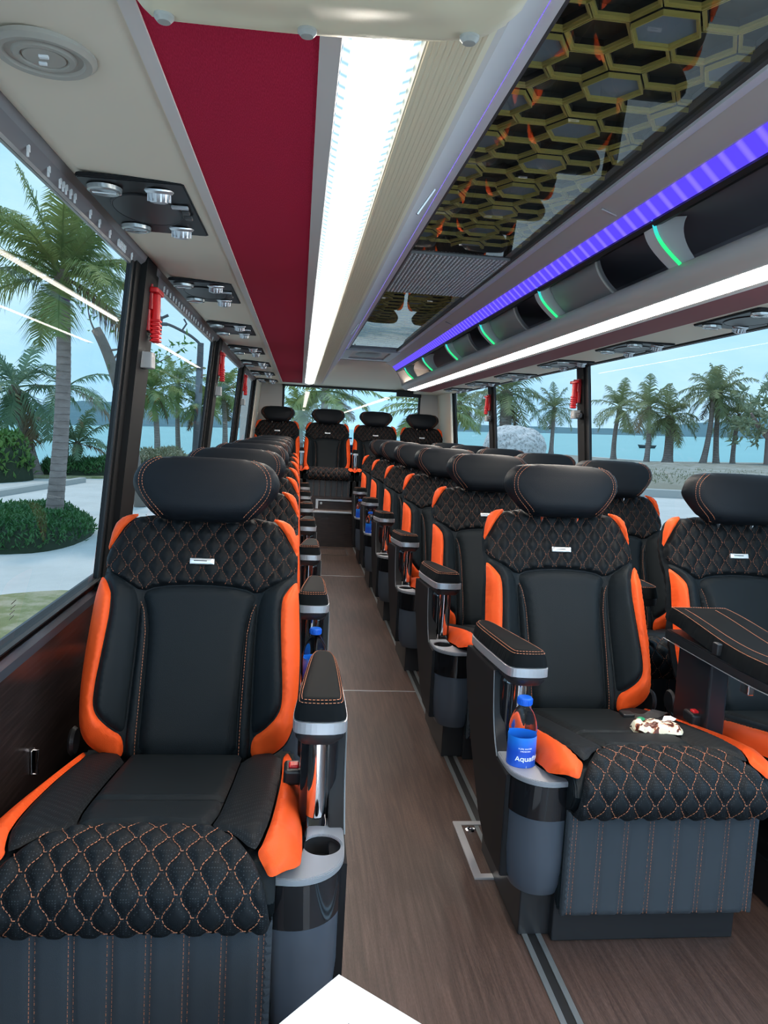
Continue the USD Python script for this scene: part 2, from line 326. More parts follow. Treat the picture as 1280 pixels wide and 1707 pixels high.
side_windows(WL, LP, 1, 1, 'left'); side_windows(WR, RP, -1, 6, 'right', ZSR)
w9 = thing('window_10', 'wide rear window behind the four back seats', 'window', kind='structure')
RW = (-.205, 1.42, .86, 1.655)
obj('pane', tm([(RW[0], Y1, RW[2]), (RW[1], Y1, RW[2]), (RW[1], Y1, RW[3]), (RW[0], Y1, RW[3])], [[0, 1, 2], [0, 2, 3]]), pane_mat('rear_glass', (.28, .295, .30), .03, .6), w9, smooth=False)
obj('gasket', cat_([bx(RW[0] - .03, RW[1] + .03, Y1 - .02, Y1 + .01, RW[3] - .006, RW[3] + .02), bx(RW[0] - .02, RW[0] + .006, Y1 - .02, Y1 + .01, RW[2], RW[3]), bx(RW[1] - .006, RW[1] + .02, Y1 - .02, Y1 + .01, RW[2], RW[3])]), RUB, w9, smooth=False)
obj('latch', bx(.605, .615, Y1 - .03, Y1, RW[3] - .06, RW[3]), RUB, w9)
obj('black_cover', bx(1.14, 1.44, Y1 - .06, Y1 - .01, RW[3] - .055, RW[3] + .02, .006), RUB, w9, label='black box at the top corner of the rear window')
wb = thing('wall_back', 'grey-beige rear wall around the back window', 'wall', kind='structure')
obj('left_panel', bx(XL - .1, RW[0] - .02, Y1 - .02, Y1 + .05, .3, 1.95), GRY, wb, smooth=False)
obj('right_panel', bx(RW[1] + .02, XR + .1, Y1 - .02, Y1 + .05, .3, 1.95), GRY, wb, smooth=False)
obj('lower_panel', bx(RW[0] - .02, RW[1] + .02, Y1 - .02, Y1 + .05, .3, RW[2]), DKG, wb, smooth=False)
obj('parcel_shelf', bx(XL, XR, 9.0, Y1, .84, RW[2] + .02, .01), DKG, wb)
for s, W, X in ((1, WL, XL), (-1, WR, XR)):
    q = [(W(ZS) + s * .0, ZS), (W(ZS) + s * .03, ZS), (W(ZT) + s * .03, ZT + .05), (W(ZT) - s * .01, ZT + .05)]
    obj('corner_post', slab_y(q, (8.39 if s > 0 else 8.54), Y1), BEI, wb, smooth=False)
# unseen front end behind the viewer, lengthened, windscreen enlarged for more daylight
wf = thing('wall_front', 'front end of the bus with the windscreen frame', 'wall', kind='structure')
obj('lower_panel', bx(XL - .1, XR + .1, Y0 - .06, Y0, -.05, .30), DKG, wf, smooth=False)
obj('header', bx(XL - .1, XR + .1, Y0 - .06, Y0, 1.85, 1.98), GRY, wf, smooth=False)
obj('pane', tm([(XL, Y0 - .03, .30), (XR, Y0 - .03, .30), (XR, Y0 - .03, 1.85), (XL, Y0 - .03, 1.85)], [[0, 1, 2], [0, 2, 3]]), CLEAR, wf, smooth=False)

# ------------------------------------------------------------------ the bus: ceiling
YE = 8.2
ce = thing('ceiling', 'bus ceiling with a smoked centre channel and a sloping rear end', 'ceiling', kind='structure')
obj('roof_skin', bx(XL - .1, XR + .1, Y0 - .06, Y1 + .05, 1.965, 2.0), DKG, ce, smooth=False)
obj('roof_side', cat_([slab_y([(-.53, ZT + .02), (-.50, ZT + .02), (-.34, 1.97), (-.6, 1.97)], Y0, Y1), slab_y([(1.69, ZT + .02), (1.66, ZT + .02), (1.5, 1.97), (1.77, 1.97)], Y0, Y1)]), DKG, ce, smooth=False)
q = [(8.05, 1.885), (9.33, 1.675), (9.36, 1.675), (9.36, 1.97), (8.05, 1.97)]
obj('rear_slope', extr(q, 1.25, 'x', .10), BEI, ce, smooth=False)
obj('rear_soffit', cat_([bx(-.55, .1, YE - .02, Y1, 1.67, 1.72), bx(1.34, 1.72, YE - .02, Y1, 1.64, 1.70)]), BEI, ce, smooth=False)
XA, XB = .40, .84                                   # the smoked channel between its two pale frames
t = thing('trim_1', 'beige left overhead panel that holds the air vents', 'trim', kind='structure')
zl = 1.63
obj('panel', slab_y([(-.215, zl), (-.235, zl - .004), (-.44, zl + .008), (-.475, zl + .022), (-.475, zl + .05), (-.215, zl + .05)], Y0, YE), BEI, t)
obj('grey_edge', slab_y([(-.20, zl - .004), (-.219, zl - .006), (-.219, zl + .04), (-.20, zl + .04)], Y0, YE), GRY, t)
t = thing('trim_2', 'crimson ribbed fabric panel along the left of the ceiling', 'trim', kind='structure')
obj('fabric', slab_y([(.004, zl), (-.20, zl), (-.20, zl + .05), (.004, zl + .05)], Y0, YE), REDF, t, smooth=False)
t = thing('trim_3', 'grey and ribbed cream moulding either side of the left light strip', 'trim', kind='structure')
obj('flat_moulding', slab_y([(.033, zl + .006), (.030, zl - .004), (.004, zl - .002), (.004, zl + .05), (.033, zl + .05)], Y0, YE), GRY, t, smooth=False)
ribs = [(.124, zl + .006), (.128, zl - .003)]
for i in range(9): ribs += [(.130 + i * .0075, zl - .0030), (.1315 + i * .0075, zl - .0036), (.1355 + i * .0075, zl - .0036), (.137 + i * .0075, zl - .0030)]
obj('ribbed_moulding', slab_y(ribs + [(.204, zl), (.204, zl + .05), (.124, zl + .05)], Y0, YE), CRE, t, smooth=False, label='ribbed cream moulding right of the light')
obj('side_face', slab_y([(.204, zl), (.214, zl + .004), (.374, ZC - .012), (.374, ZC + .03), (.204, ZC + .03)], Y0, YE), GRY, t, smooth=False)
obj('grip_slot', cat_([tube([(.262, 1.93, 1.703), (.302, 1.93, 1.765)], .004, 6), tube([(.262, 4.4, 1.703), (.302, 4.4, 1.765)], .004, 6)]), SIL, t, label='short bright clip on the grey face')
def light_strip(name, label, prof, y0, y1, m, housing=None):
    t = thing(name, label, 'light strip')
    obj('diffuser', slab_y(prof, y0, y1), m, t, smooth=False)
    return t
LED = mat('led_diffuser', {'o': ('geometry', {}), 'x': ('separate_xyz', {}), 'w': ('math', {'math_type': 'multiply', 'value2': 2 * math.pi / .034}), 'sn': ('math', {'math_type': 'sine'}),
    'cx': ('math', {'math_type': 'subtract', 'value2': .0785}), 'ab': ('math', {'math_type': 'absolute'}), 'e': ('map_range', {'from_min': .022, 'from_max': .037, 'to_min': 0., 'to_max': 1., 'clamp': True}),
    's2': ('map_range', {'from_min': -1., 'from_max': 1., 'to_min': .945, 'to_max': 1., 'clamp': True}), 'ml': ('math', {'math_type': 'multiply'}),
    'c': ('mix', {'color1': (1, .92, .80), 'color2': (.013, .022, .030)}), 'em': ('emission', {'strength': 5.4})},
    [('o.position', 'x.vector'), ('x.y', 'w.value1'), ('w.value', 'sn.value1'), ('x.x', 'cx.value1'), ('cx.value', 'ab.value1'), ('ab.value', 'e.value'), ('sn.value', 's2.value'),
     ('e.result', 'ml.value1'), ('s2.result', 'ml.value2'), ('ml.value', 'c.fac'), ('c.color', 'em.color')], surface='em.emission')
light_strip('ceiling_light_strip', 'long bright white ceiling light strip between the crimson panel and ribbed cream trim', [(.033, zl + .002), (.048, zl - .004), (.0785, zl - .008), (.109, zl - .004), (.124, zl + .002), (.124, zl + .02), (.033, zl + .02)], Y0, YE, LED)
# centre channel
t = thing('trim_4', 'pale metal frames edging the smoked honeycomb ceiling channel', 'trim', kind='structure')
for x in (.374, .832): obj('frame_strip', slab_y([(x, ZC - .014), (x + .022, ZC - .014), (x + .022, ZC + .03), (x, ZC + .03)], Y0, 6.9), simple('frame_white', (.82, .80, .79), .4), t, smooth=False)
for x0, x1 in ((.396, .408), (.820, .832)): obj('dark_seal', slab_y([(x0, ZC - .006), (x1, ZC - .006), (x1, ZC + .03), (x0, ZC + .03)], Y0, 6.9), DKG, t, smooth=False)
hc = thing('honeycomb_panel', 'smoked glossy ceiling panel with gold honeycomb rings over slate plates', 'ceiling panel')
obj('backing', bx(.40, .83, Y0, 6.85, 1.945, 1.955), RUB, hc, smooth=False)
GOL = simple('olive_gold', (.55, .46, .14), .42, .15); SLT = simple('slate_plate', (.20, .26, .34), .5); DKP = simple('dark_plate', (.016, .016, .014), .35)
def hexpoly(r): return Polygon([(r * 1.155 * math.cos(a), r * math.sin(a) * 1.155) for a in np.arange(6) * math.pi / 3])
HX, HY = .102, .118
clipbox = sbox(.408, -9, .820, 3.06); clipbox2 = sbox(.408, 4.07, .820, 6.82)
ring_z, nh = 1.915, 0
for i in range(-2, 3):
    for j in range(3, 60):
        cx, cy = .62 + i * HX, .10 + j * HY + (HY / 2 if i % 2 else 0)
        blue = (i % 2 == 0) and ((j + (1 if i == 0 else 0)) % 2 == 0)
        outer = shapely.affinity.translate(hexpoly(HY / 2), cx, cy); inner = shapely.affinity.translate(hexpoly(HY / 2 - .0085), cx, cy); mid = shapely.affinity.translate(hexpoly(HY / 2 - .0040), cx, cy)
        for cb in (clipbox, clipbox2):
            o_, i_, d_ = outer.intersection(cb), inner.intersection(cb), mid.intersection(cb)
            if o_.is_empty or o_.area < 2e-4 or cy < .9: continue
            z = ring_z - (.012 if blue else 0)
            ring = cat_([extr(o_.buffer(-.0014).difference(d_), .010, 'z', z), extr(d_.difference(i_), .008, 'z', z + .004)])
            obj('gold_ring', ring, GOL, hc, smooth=False)
            obj('cell_wall', extr(o_.buffer(-.002).difference(i_.buffer(-.001)), .018, 'z', z + .0101), DKP, hc, smooth=False)
            if i_.area > 1e-4: obj('hex_plate', extr(i_, .006, 'z', z + (.010 if blue else .022)), SLT if blue else DKP, hc, smooth=False)
obj('glossy_cover', tm([(.405, Y0, 1.893), (.823, Y0, 1.893), (.823, 6.85, 1.893), (.405, 6.85, 1.893)], [[0, 2, 1], [0, 3, 2]]), COVER, hc, smooth=False)
# return-air grille: a plate with raised lozenges
gr = thing('air_grille', 'patterned grey metal return-air grille set in the ceiling channel', 'grille', (.614, 3.58, 1.884))
obj('plate', bx(-.205, .205, -.44, .44, .002, .012), simple('grille_metal', (.30, .305, .30), .5, .1), gr, smooth=False)
loz = []
for i in range(24):
    for j in range(48):
        x, y = -.195 + i * .0168, -.43 + j * .0183; a = .7 if (i + j) % 2 else -.7
        L = np.array([[-.0075, 0, .002], [0, -.0028, .002], [.0075, 0, .002], [0, .0028, .002], [0, 0, -.0025]])
        R2 = np.array([[math.cos(a), -math.sin(a), 0], [math.sin(a), math.cos(a), 0], [0, 0, 1]])
        loz.append(tm(L @ R2.T + [x, y, 0], [[0, 1, 4], [1, 2, 4], [2, 3, 4], [3, 0, 4]]))
lz = cat_(loz); lz.invert(); obj('raised_lozenges', lz, simple('grille_bright', (.75, .76, .74), .4, .2), gr, smooth=False, kind='stuff')
cc = thing('ceiling_console', 'grey framed console closing the ceiling channel at the rear', 'console', (.614, 7.20, 1.87))
obj('frame', extr(sbox(-.25, -.30, .25, .62).difference(sbox(-.17, -.20, .17, .48)), .03, 'z', 0, .006), simple('console_silver', (.42, .41, .42), .4, .3), cc)
obj('panel', extr(sbox(-.17, -.20, .17, .48), .012, 'z', .014), GRY, cc, smooth=False)
obj('dish', lathe([(0, .0), (.08, .002), (.11, .008), (.13, .016)], 32).apply_scale([1, 2.2, 1]).apply_translation([0, .14, .0]), simple('console_dark', (.16, .15, .16), .4), cc)

# ------------------------------------------------------------------ right side: open luggage rack
zr = 1.615
t = thing('trim_5', 'grey moulding between the ceiling channel and the blue light strip', 'trim', kind='structure')
obj('face', slab_y([(.854, ZC - .012), (.925, 1.845), (.935, 1.845), (.935, ZC + .05), (.854, ZC + .05)], Y0, YE - .15), GRY, t, smooth=False)
obj('grip_slot', cat_([tube([(.868, y, ZC - .0235), (.915, y, 1.850)], .0035, 6) for y in (2.3, 4.8)]), SIL, t, label='short bright clip on the moulding')
BLU = mat('blue_led', {'o': ('geometry', {}), 'x': ('separate_xyz', {}), 'w': ('math', {'math_type': 'multiply', 'value2': 2 * math.pi / .075}), 'sn': ('math', {'math_type': 'sine'}),
    'mr': ('map_range', {'from_min': .2, 'from_max': 1., 'to_min': 0., 'to_max': 1., 'clamp': True}), 'c': ('mix', {'color1': (.075, .045, .75), 'color2': (.17, .12, .95)}), 'em': ('emission', {'strength': .235})},
    [('o.position', 'x.vector'), ('x.y', 'w.value1'), ('w.value', 'sn.value1'), ('sn.value', 'mr.value'), ('mr.result', 'c.fac'), ('c.color', 'em.color')], surface='em.emission')
light_strip('blue_light_strip', 'glowing blue light strip along the top edge of the right luggage rack', [(.927, 1.842), (.966, 1.806), (.972, 1.812), (.935, 1.850)], Y0, YE - .15, BLU)
light_strip('cove_light_strip', 'thin violet cove light strip along the left edge of the honeycomb channel', [(.366, ZC - .018), (.371, ZC - .020), (.372, ZC - .012), (.367, ZC - .010)], Y0, YE - .15, emit('violet_led', (.16, .12, .55), .25))
rk = thing('luggage_rack', 'long grey open luggage rack above the right-hand seats', 'luggage rack')
RKD = simple('rack_inside', (.32, .29, .33), .42); RKG = simple('rack_lip', (.60, .55, .51), .42)
obj('top_rail', slab_y([(.966, 1.800), (.975, 1.790), (1.0, 1.80), (1.0, 1.86), (.972, 1.815)], Y0, YE - .15), RUB, rk, smooth=False)
obj('roof_lining', slab_y([(.985, 1.84), (1.45, 1.84), (1.45, 1.86), (.985, 1.86)], Y0, YE - .1), RKD, rk, smooth=False)
cv = [(1.40 - .20 * math.cos(a), 1.84 - .155 * math.sin(a)) for a in np.linspace(0.0, 1.35, 10)]
back = [(1.30 + .08 * math.cos(a), 1.765 + .085 * math.sin(a)) for a in np.linspace(-1.5, 1.3, 12)]
obj('back_wall', slab_y([(1.10, 1.668)] + back + [(1.28, 1.85), (1.40, 1.85), (1.40, 1.655), (1.10, 1.655)], Y0, YE - .1), RKD, rk)
lipc = chaikin([(1.10, 1.665), (1.088, 1.694), (1.066, 1.698), (1.050, 1.672), (1.060, 1.640), (1.095, 1.618), (1.105, zr + .004), (1.105, 1.655)], 2, hold=(6, 7))
obj('lip', slab_y(lipc, Y0, YE), RKG, rk)
obj('end_cap', extr(Polygon(chaikin([(.945, 1.85), (1.0, 1.79), (1.045, 1.70), (1.05, 1.66), (1.09, 1.615), (1.4, 1.61), (1.4, 1.86)], 1)), .03, 'y', YE - .03, .006), RKG, rk)
fin0 = None
FINS = [2.17, 3.24, 4.31, 5.33, 6.36, 7.45, 1.1]
outer = CubicSpline([0, .3, .55, .8, 1.], np.array([(.972, 1.815), (.985, 1.778), (1.005, 1.748), (1.040, 1.715), (1.066, 1.694)]))(np.linspace(0, 1, 14))
inner_ = CubicSpline([0, .5, 1.], np.array([(1.075, 1.83), (1.075, 1.765), (1.135, 1.69)]))(np.linspace(1, 0, 12))
for k, y in enumerate(FINS):
    word = ['first', 'second', 'third', 'fourth', 'fifth', 'sixth', 'hidden'][k]
    if fin0 is None:
        fin0 = thing('rack_divider', f'curved grey rack divider with green glowing edge, {word} from the front', 'divider', (0, y, 0), group='dividers of the luggage rack')
        fin = np.vstack([outer, inner_])
        obj('curved_plate', extr(Polygon(fin), .075, 'y', 0, .004), simple('divider_grey', (.8, .75, .75), .45), fin0, smooth=30)
        obj('led_edge', tube([(p[0] - .002, -.002, p[1] - .001) for p in outer], .0055, 8), mat('green_led', {'o': ('geometry', {}), 'x': ('separate_xyz', {}), 'm': ('map_range', {'from_min': 1.745, 'from_max': 1.815, 'clamp': True}),
            'c': ('mix', {'color1': (.03, .80, .24), 'color2': (.05, .40, .85)}), 'em': ('emission', {'strength': .20})}, [('o.position', 'x.vector'), ('x.z', 'm.value'), ('m.result', 'c.fac'), ('c.color', 'em.color')], surface='em.emission'), fin0)
    elif k < 6:
        copy(fin0, (0, y, 0), label=f'curved grey rack divider with green glowing edge, {word} from the front')
ln0 = None
for k, (ya, yb) in enumerate([(2.72, 3.23), (3.78, 4.30), (4.85, 5.32)]):
    lab = f'curved dark grey rack liner filling half a bay, {["nearest", "middle", "farthest"][k]} of the three'
    if ln0 is None:
        ln0 = thing('rack_liner', lab, 'rack liner', (0, ya, 0), group='liners in the luggage rack')
        cvp = CubicSpline([0, .5, 1.], np.array([(1.02, 1.81), (1.055, 1.745), (1.125, 1.688)]))(np.linspace(0, 1, 12))
        obj('curved_panel', extr(Polygon(np.vstack([cvp, cvp[::-1] + [.016, .008]])), .5, 'y', 0, .003), simple('liner_grey', (.30, .28, .28), .4), ln0)
        obj('rolled_edge', tube([(p[0], 0, p[1]) for p in cvp], .005, 8), RKG, ln0)
    else: copy(ln0, (0, ya, 0), label=lab)
light_strip('rack_light_strip', 'long bright white light strip under the right luggage rack', [(1.112, zr + .009), (1.19, zr + .001), (1.196, zr + .003), (1.196, zr + .02), (1.112, zr + .02)], Y0, YE, emit('rack_led', (1, .92, .81), 5.4))
t = thing('trim_6', 'narrow maroon fabric band beneath the right luggage rack', 'trim', kind='structure')
obj('edge', slab_y([(1.196, zr + .001), (1.209, zr - .002), (1.222, zr), (1.222, zr + .03), (1.196, zr + .03)], Y0, YE), GRY, t, smooth=False)
obj('fabric', slab_y([(1.222, zr), (1.377, zr), (1.377, zr + .04), (1.222, zr + .04)], Y0, YE), MAR, t, smooth=False)
t = thing('trim_7', 'beige panel with air vents over the right windows', 'trim', kind='structure')
obj('panel', slab_y([(1.377, zr), (1.62, zr + .002), (1.665, zr + .02), (1.665, zr + .06), (1.377, zr + .06)], Y0, YE), BEI, t, smooth=False)
obj('black_edge', slab_y([(1.652, zr + .002), (1.668, zr), (1.668, zr + .04), (1.652, zr + .04)], Y0, YE), RUB, t, smooth=False)

# curtain rail with its white runners, left windows
cr = thing('curtain_rail', 'grey curtain rail along the top of the left windows', 'curtain rail')
obj('channel', slab_y([(-.470, zl + .02), (-.478, zl + .004), (-.500, zl - .012), (-.512, zl - .010), (-.512, zl + .05), (-.470, zl + .05)], Y0, YE), simple('rail_grey', (.26, .245, .25), .45), cr, smooth=False)
obj('lip', slab_y([(-.500, zl - .012), (-.503, zl - .020), (-.510, zl - .020), (-.512, zl - .010)], Y0, YE), simple('rail_lip', (.40, .38, .37), .35, .4), cr, smooth=False)
rn = [1.30, 1.45, 1.56, 1.63, 1.65, 1.67, 1.70, 1.73, 1.85, 1.93, 2.03, 2.12, 2.135, 2.15, 2.165, 2.18, 2.195, 2.28, 2.8, 2.86, 2.93, 3.0, 3.06, 3.13, 3.2, 3.26, 3.33, 3.4, 3.48, 3.55, 3.62, 3.7, 3.8, 3.9, 4.05, 4.15, 4.3]
for y in rn: obj('runner', cat_([bx(-.489, -.484, y - .004, y + .004, zl - .012, zl + .0, .001), bx(-.4895, -.4855, y - .0025, y + .0025, zl - .020, zl - .008, .001)]), WHI, cr, smooth=False)

# ------------------------------------------------------------------ ceiling fittings
VB = simple('vent_black', (.010, .010, .012), .42, spec=.25)
v0 = None
def vent(loc, label, group, first):
    if first is not None: return copy(first, loc, label=label, group=group)
    t = thing('air_vent_panel', label, 'air vent panel', loc, group=group)
    pl = Polygon([(-.098, -.205), (.096, -.205), (.102, -.199), (.103, .199), (.097, .205), (-.098, .205), (-.104, .199), (-.104, -.199)])
    obj('plate', extr(pl, .010, 'z', -.008, .004), VB, t)
    sp = Polygon([(.07 * math.cos(a) - .005, .115 * math.sin(a)) for a in np.linspace(0, 2 * math.pi, 40, endpoint=False)])
    obj('speaker_dish', extr(sp, .004, 'z', -.0105, .0012), PLA, t)
    obj('speaker_rim', tube([(.072 * math.cos(a) - .005, .118 * math.sin(a), -.0085) for a in np.linspace(0, 2 * math.pi, 41)], .003, 6), VB, t)
    for sy in (-1, 1):
        ng = obj('reading_lamp', lathe([(0, -.015), (.022, -.016), (.028, -.020), (.033, -.018), (.034, -.010), (0, -.010)], 28, (-.060, sy * .150, 0)), simple('lamp_lens', (.40, .42, .42), .18, .4), t)
        obj('lens_bar', bx(-.084, -.036, sy * .150 - .003, sy * .150 + .003, -.021, -.014, .001), CHR, t)
        nz = cat_([lathe([(.036, -.010), (.036, -.014), (.031, -.020), (.027, -.018), (.026, -.030), (.021, -.040), (.012, -.043), (0, -.043)], 28)])
        kn = [bx(.0235, .028, -.0022, .0022, -.038, -.018).apply_transform(trimesh.transformations.rotation_matrix(a, [0, 0, 1])) for a in np.arange(14) * 2 * math.pi / 14]
        R_ = trimesh.transformations.rotation_matrix(.25, [1, 0, .4])
        obj('air_nozzle', cat_([nz] + kn).apply_scale(.82).apply_transform(R_).apply_translation([.045, sy * .148, .004]), SIL, t)
    obj('call_buttons', cat_([bx(.072, .088, y, y + .018, -.017, -.010, .002) for y in (-.03, .012)]), DKG, t)
    obj('button_strip', bx(.055, .09, -.065, -.05, -.0155, -.010, .001), SIL, t)
    return t
ordn = ['nearest', 'second', 'third', 'fourth', 'fifth', 'sixth', 'seventh']
for k in range(7):
    p = vent((-.345, 1.80 + 1.04 * k if k else 1.79, zl + .002), f'black air vent panel with two silver nozzles, {ordn[k]} on the left ceiling', 'air vent panels over the left seats', v0)
    v0 = v0 or p
for k, y in enumerate((2.50, 3.44, 4.36, 5.4, 6.4, 7.4)):
    p = vent((1.50, y, zr + .001), f'black air vent panel, {ordn[k]} in the beige strip over the right windows', 'air vent panels over the right seats', v0)
sk = thing('ceiling_speaker', 'round beige ceiling speaker above the front left window', 'speaker', (-.345, 1.085, zl + .001))
SPK = simple('speaker_beige', (.40, .365, .315), .5)
obj('ring', lathe([(0, 0), (.064, 0), (.064, -.006), (.058, -.011), (.050, -.010), (.047, -.006), (.040, -.006), (.037, -.010), (.030, -.010), (.028, -.006), (0, -.006)], 48), SPK, sk)
obj('cone', lathe([(.028, -.006), (.026, -.009), (0, -.010)], 40), SPK, sk)
obj('catch', cat_([bx(-.004, .008, -.012, -.006, -.013, -.008, .001), bx(-.010, .0, .008, .013, -.013, -.008, .001)]), WHI, sk)
hs = thing('overhead_housing', 'cream moulded housing with screw caps at the front of the ceiling', 'housing', (0, 0, 0))
pl = Polygon(chaikin([(-.205, .2), (-.205, .885), (-.188, .931), (-.13, .931), (.0, .928), (.12, .914), (.195, .894), (.228, .815), (.235, .2)], 3, hold=(0, 8)))
fb = lambda x, y, n: np.c_[x, y, n]
obj('shell', solid(pl, fb, lambda x, y, d: np.full_like(x, zl + .01), lambda x, y, d: zl - .032 * g(d, .035) - .012 * ss(d, .05, .12), .014), CRE, hs, smooth=50)
for x, y in ((-.162, .893), (-.01, .890), (.164, .866)):
    obj('screw_cap', lathe([(0, -.009), (.007, -.008), (.0105, -.004), (.011, .006)], 24, (x, y, zl - .031)), simple('cap_grey', (.36, .35, .32), .35), hs)

# emergency hammers and the latch blocks on the pillars
h0 = l0 = None
def hammer(loc, rz, label, sc=None):
    global h0
    if h0 is not None: return copy(h0, loc, rz, label, scale=sc)
    t = thing('emergency_hammer', label, 'emergency hammer', loc, rz, group='red emergency hammers on the pillars', scale=sc)
    obj('holder', cat_([bx(-.004, .010, -.030, .030, -.115, .115, .004), bx(.006, .016, -.034, -.022, -.01, .115, .003), bx(.006, .016, .022, .034, -.01, .115, .003)]), simple('dark_red_plastic', (.40, .008, .012), .4), t)
    obj('head', cat_([bx(.008, .03, -.044, .044, .07, .098, .006), tube([(.018, .044, .084), (.018, .058, .084)], [.008, .001], 10)]), RED, t)
    hn = [bx(.010, .028, -.014, .014, -.17, .075, .006)] + [bx(.008, .031, -.018, .018, z, z + .012, .003) for z in (-.165, -.145, -.125, -.105, -.085, -.065)]
    obj('handle', cat_(hn), RED, t)
    h0 = t; return t
def latch(loc, rz, label, sc=None):
    global l0
    if l0 is not None: return copy(l0, loc, rz, label, scale=sc)
    t = thing('window_latch', label, 'latch', loc, rz, group='grey latch blocks on the pillars', scale=sc)
    obj('block', bx(0, .035, -.03, .03, -.03, .03, .004), simple('latch_grey', (.36, .36, .36), .45), t)
    obj('knob', cat_([bx(.004, .028, .03, .075, -.026, .012, .006), tube([(.016, .05, 0), (.016, .085, -.004)], [.014, .008], 10)]), DKG, t)
    l0 = t; return t
for k, (a, b) in enumerate(LP[1:4]):
    hammer((WL(1.5) + .022, b - .115, 1.515), 0, f'red emergency hammer on the {ordn[k]} left window pillar', (1.3, 1.25, .62))
    latch((WL(1.35) + .020, b - .15, 1.352), 0, f'grey window latch block on the {ordn[k]} left pillar', (1.2, 1.0, .85))
for k, (a, b) in enumerate(RP[1:3]):
    hammer((WR(1.47) - .022, a + .10, 1.475), 180, f'red emergency hammer on the {["nearer", "farther"][k]} right window pillar', (1.3, 1.25, .62))
    latch((WR(1.34) - .020, a + .10, 1.335), 180, f'grey window latch block on the {["nearer", "farther"][k]} right pillar', (1.2, 1.0, .85))
an = thing('wall_bracket', 'small chrome bracket on the dark left wall beside the near seat', 'bracket', (XL + .0, 1.86, .335))
obj('plate', bx(0, .006, -.012, .012, -.03, .03, .002), CHR, an); obj('loop', tube([(.006, -.004, .03), (.016, -.004, .03), (.016, -.004, -.03), (.006, -.004, -.03)], .003, 8), CHR, an)

# ------------------------------------------------------------------ seats
BO = np.array([0, .675, .360]); BT = np.array([0, .255, .56]); BT /= np.linalg.norm(BT); BN = np.array([0, -BT[2], BT[1]])
VS = 1.05
def backN(u, v):
    a = np.abs(u); A = .052 * ss(v, 0, .09) * (1 - ss(v, .36, .47))
    n = A * np.where(a < .21, ss(a, .135, .21), 1 - .75 * ss(a, .21, .27))
    n = n - .55 * np.maximum(0, a - .17) ** 2 * 8 * ss(v, .42, .52)
    n = n - .028 * np.clip((v - .565) / .05, 0, 1.2) ** 2
    return n + .012 * ss(v, .0, .06) * (1 - ss(v, .1, .4))
def fB(u, v, n):
    n = n + backN(u, v); return BO + 1.04 * u[:, None] * [1, 0, 0] + (VS * v[:, None] - .03) * BT + n[:, None] * BN
_pp = np.array([(.69, .343), (.40, .405), (.22, .441), (.13, .456), (.10, .461), (.06, .459), (.025, .449), (0, .430), (-.012, .405), (-.012, .38), (-.002, .36), (.015, .348), (.04, .345)])
_sp = .69 - np.r_[0, np.cumsum(np.linalg.norm(np.diff(_pp, axis=0), axis=1))]
_cy, _cz = PchipInterpolator(_sp[::-1], _pp[::-1, 0]), PchipInterpolator(_sp[::-1], _pp[::-1, 1]); SMIN = _sp[-1]
def cushN(u, s):
    a = np.abs(u); e = ss(s, .0, .16)
    return .007 * e * np.where(a < .222, ss(a, .125, .215), 1) - .055 * (np.maximum(0, a - .230) / .052) ** 2
def fC(u, s, n):
    n = n + cushN(u, s); sc = np.clip(s, SMIN, .69); y, z = _cy(sc), _cz(sc); dy, dz = _cy(sc, 1), _cz(sc, 1); L = np.hypot(dy, dz)
    return np.c_[u, y - n * dz / L, z + n * dy / L]
def fS(u, w, n): return np.c_[u, .034 - n + .012 * (w - .3), w]
HO = BO + BT * .655 + BN * .052; HT = BT * math.cos(.10) - BN * math.sin(-.10) * -1; HT = np.array([0, BT[1] * math.cos(.12) - BT[2] * math.sin(.12), BT[2] * math.cos(.12) + BT[1] * math.sin(.12)]); HN = np.array([0, -HT[2], HT[1]])
def fH(u, v, n): n = n - .55 * u ** 2; return HO + 1.085 * u[:, None] * [1, 0, 0] + 1.03 * v[:, None] * HT + n[:, None] * HN

def set_back(dy, dz):
    global BT, BN, HO, HT, HN
    BT = np.array([0, dy, dz]); BT = BT / np.linalg.norm(BT); BN = np.array([0, -BT[2], BT[1]])
    HO = BO + BT * (.655 + (np.hypot(dy, dz) - .615)) + BN * .052
    HT = np.array([0, BT[1] * math.cos(.12) - BT[2] * math.sin(.12), BT[2] * math.cos(.12) + BT[1] * math.sin(.12)]); HN = np.array([0, -HT[2], HT[1]])
OUT = both([(0, 0), (.15, .004), (.212, .022), (.240, .055), (.256, .13), (.259, .25), (.252, .36), (.240, .43), (.240, .52), (.230, .573), (.207, .600), (.15, .610), (0, .615)])
QP = both([(0, .424), (.105, .417), (.142, .400), (.182, .424), (.238, .456), (.241, .500), (.217, .537), (.197, .570), (.160, .606), (0, .614)])
CP = both([(0, 0), (.112, 0), (.112, .13), (.115, .30), (.125, .36), (.141, .396), (.105, .414), (0, .421)])
SP = [(.114, .0), (.143, .003), (.142, .12), (.140, .26), (.143, .36), (.138, .384), (.127, .362), (.117, .31), (.114, .13)]
BP = [(.146, .062), (.176, .077), (.208, .110), (.214, .15), (.206, .247), (.198, .373), (.214, .410), (.236, .440), (.234, .452), (.182, .420), (.146, .396), (.143, .26), (.145, .12)]
OP_ = [(.146, .004), (.20, .018), (.238, .052), (.252, .13), (.255, .22), (.250, .33), (.243, .43), (.236, .434), (.218, .410), (.201, .373), (.209, .247), (.217, .15), (.211, .107), (.178, .073), (.147, .057)]
SHO = [(.243, .498), (.232, .573), (.209, .601), (.164, .609), (.199, .571), (.219, .538)]
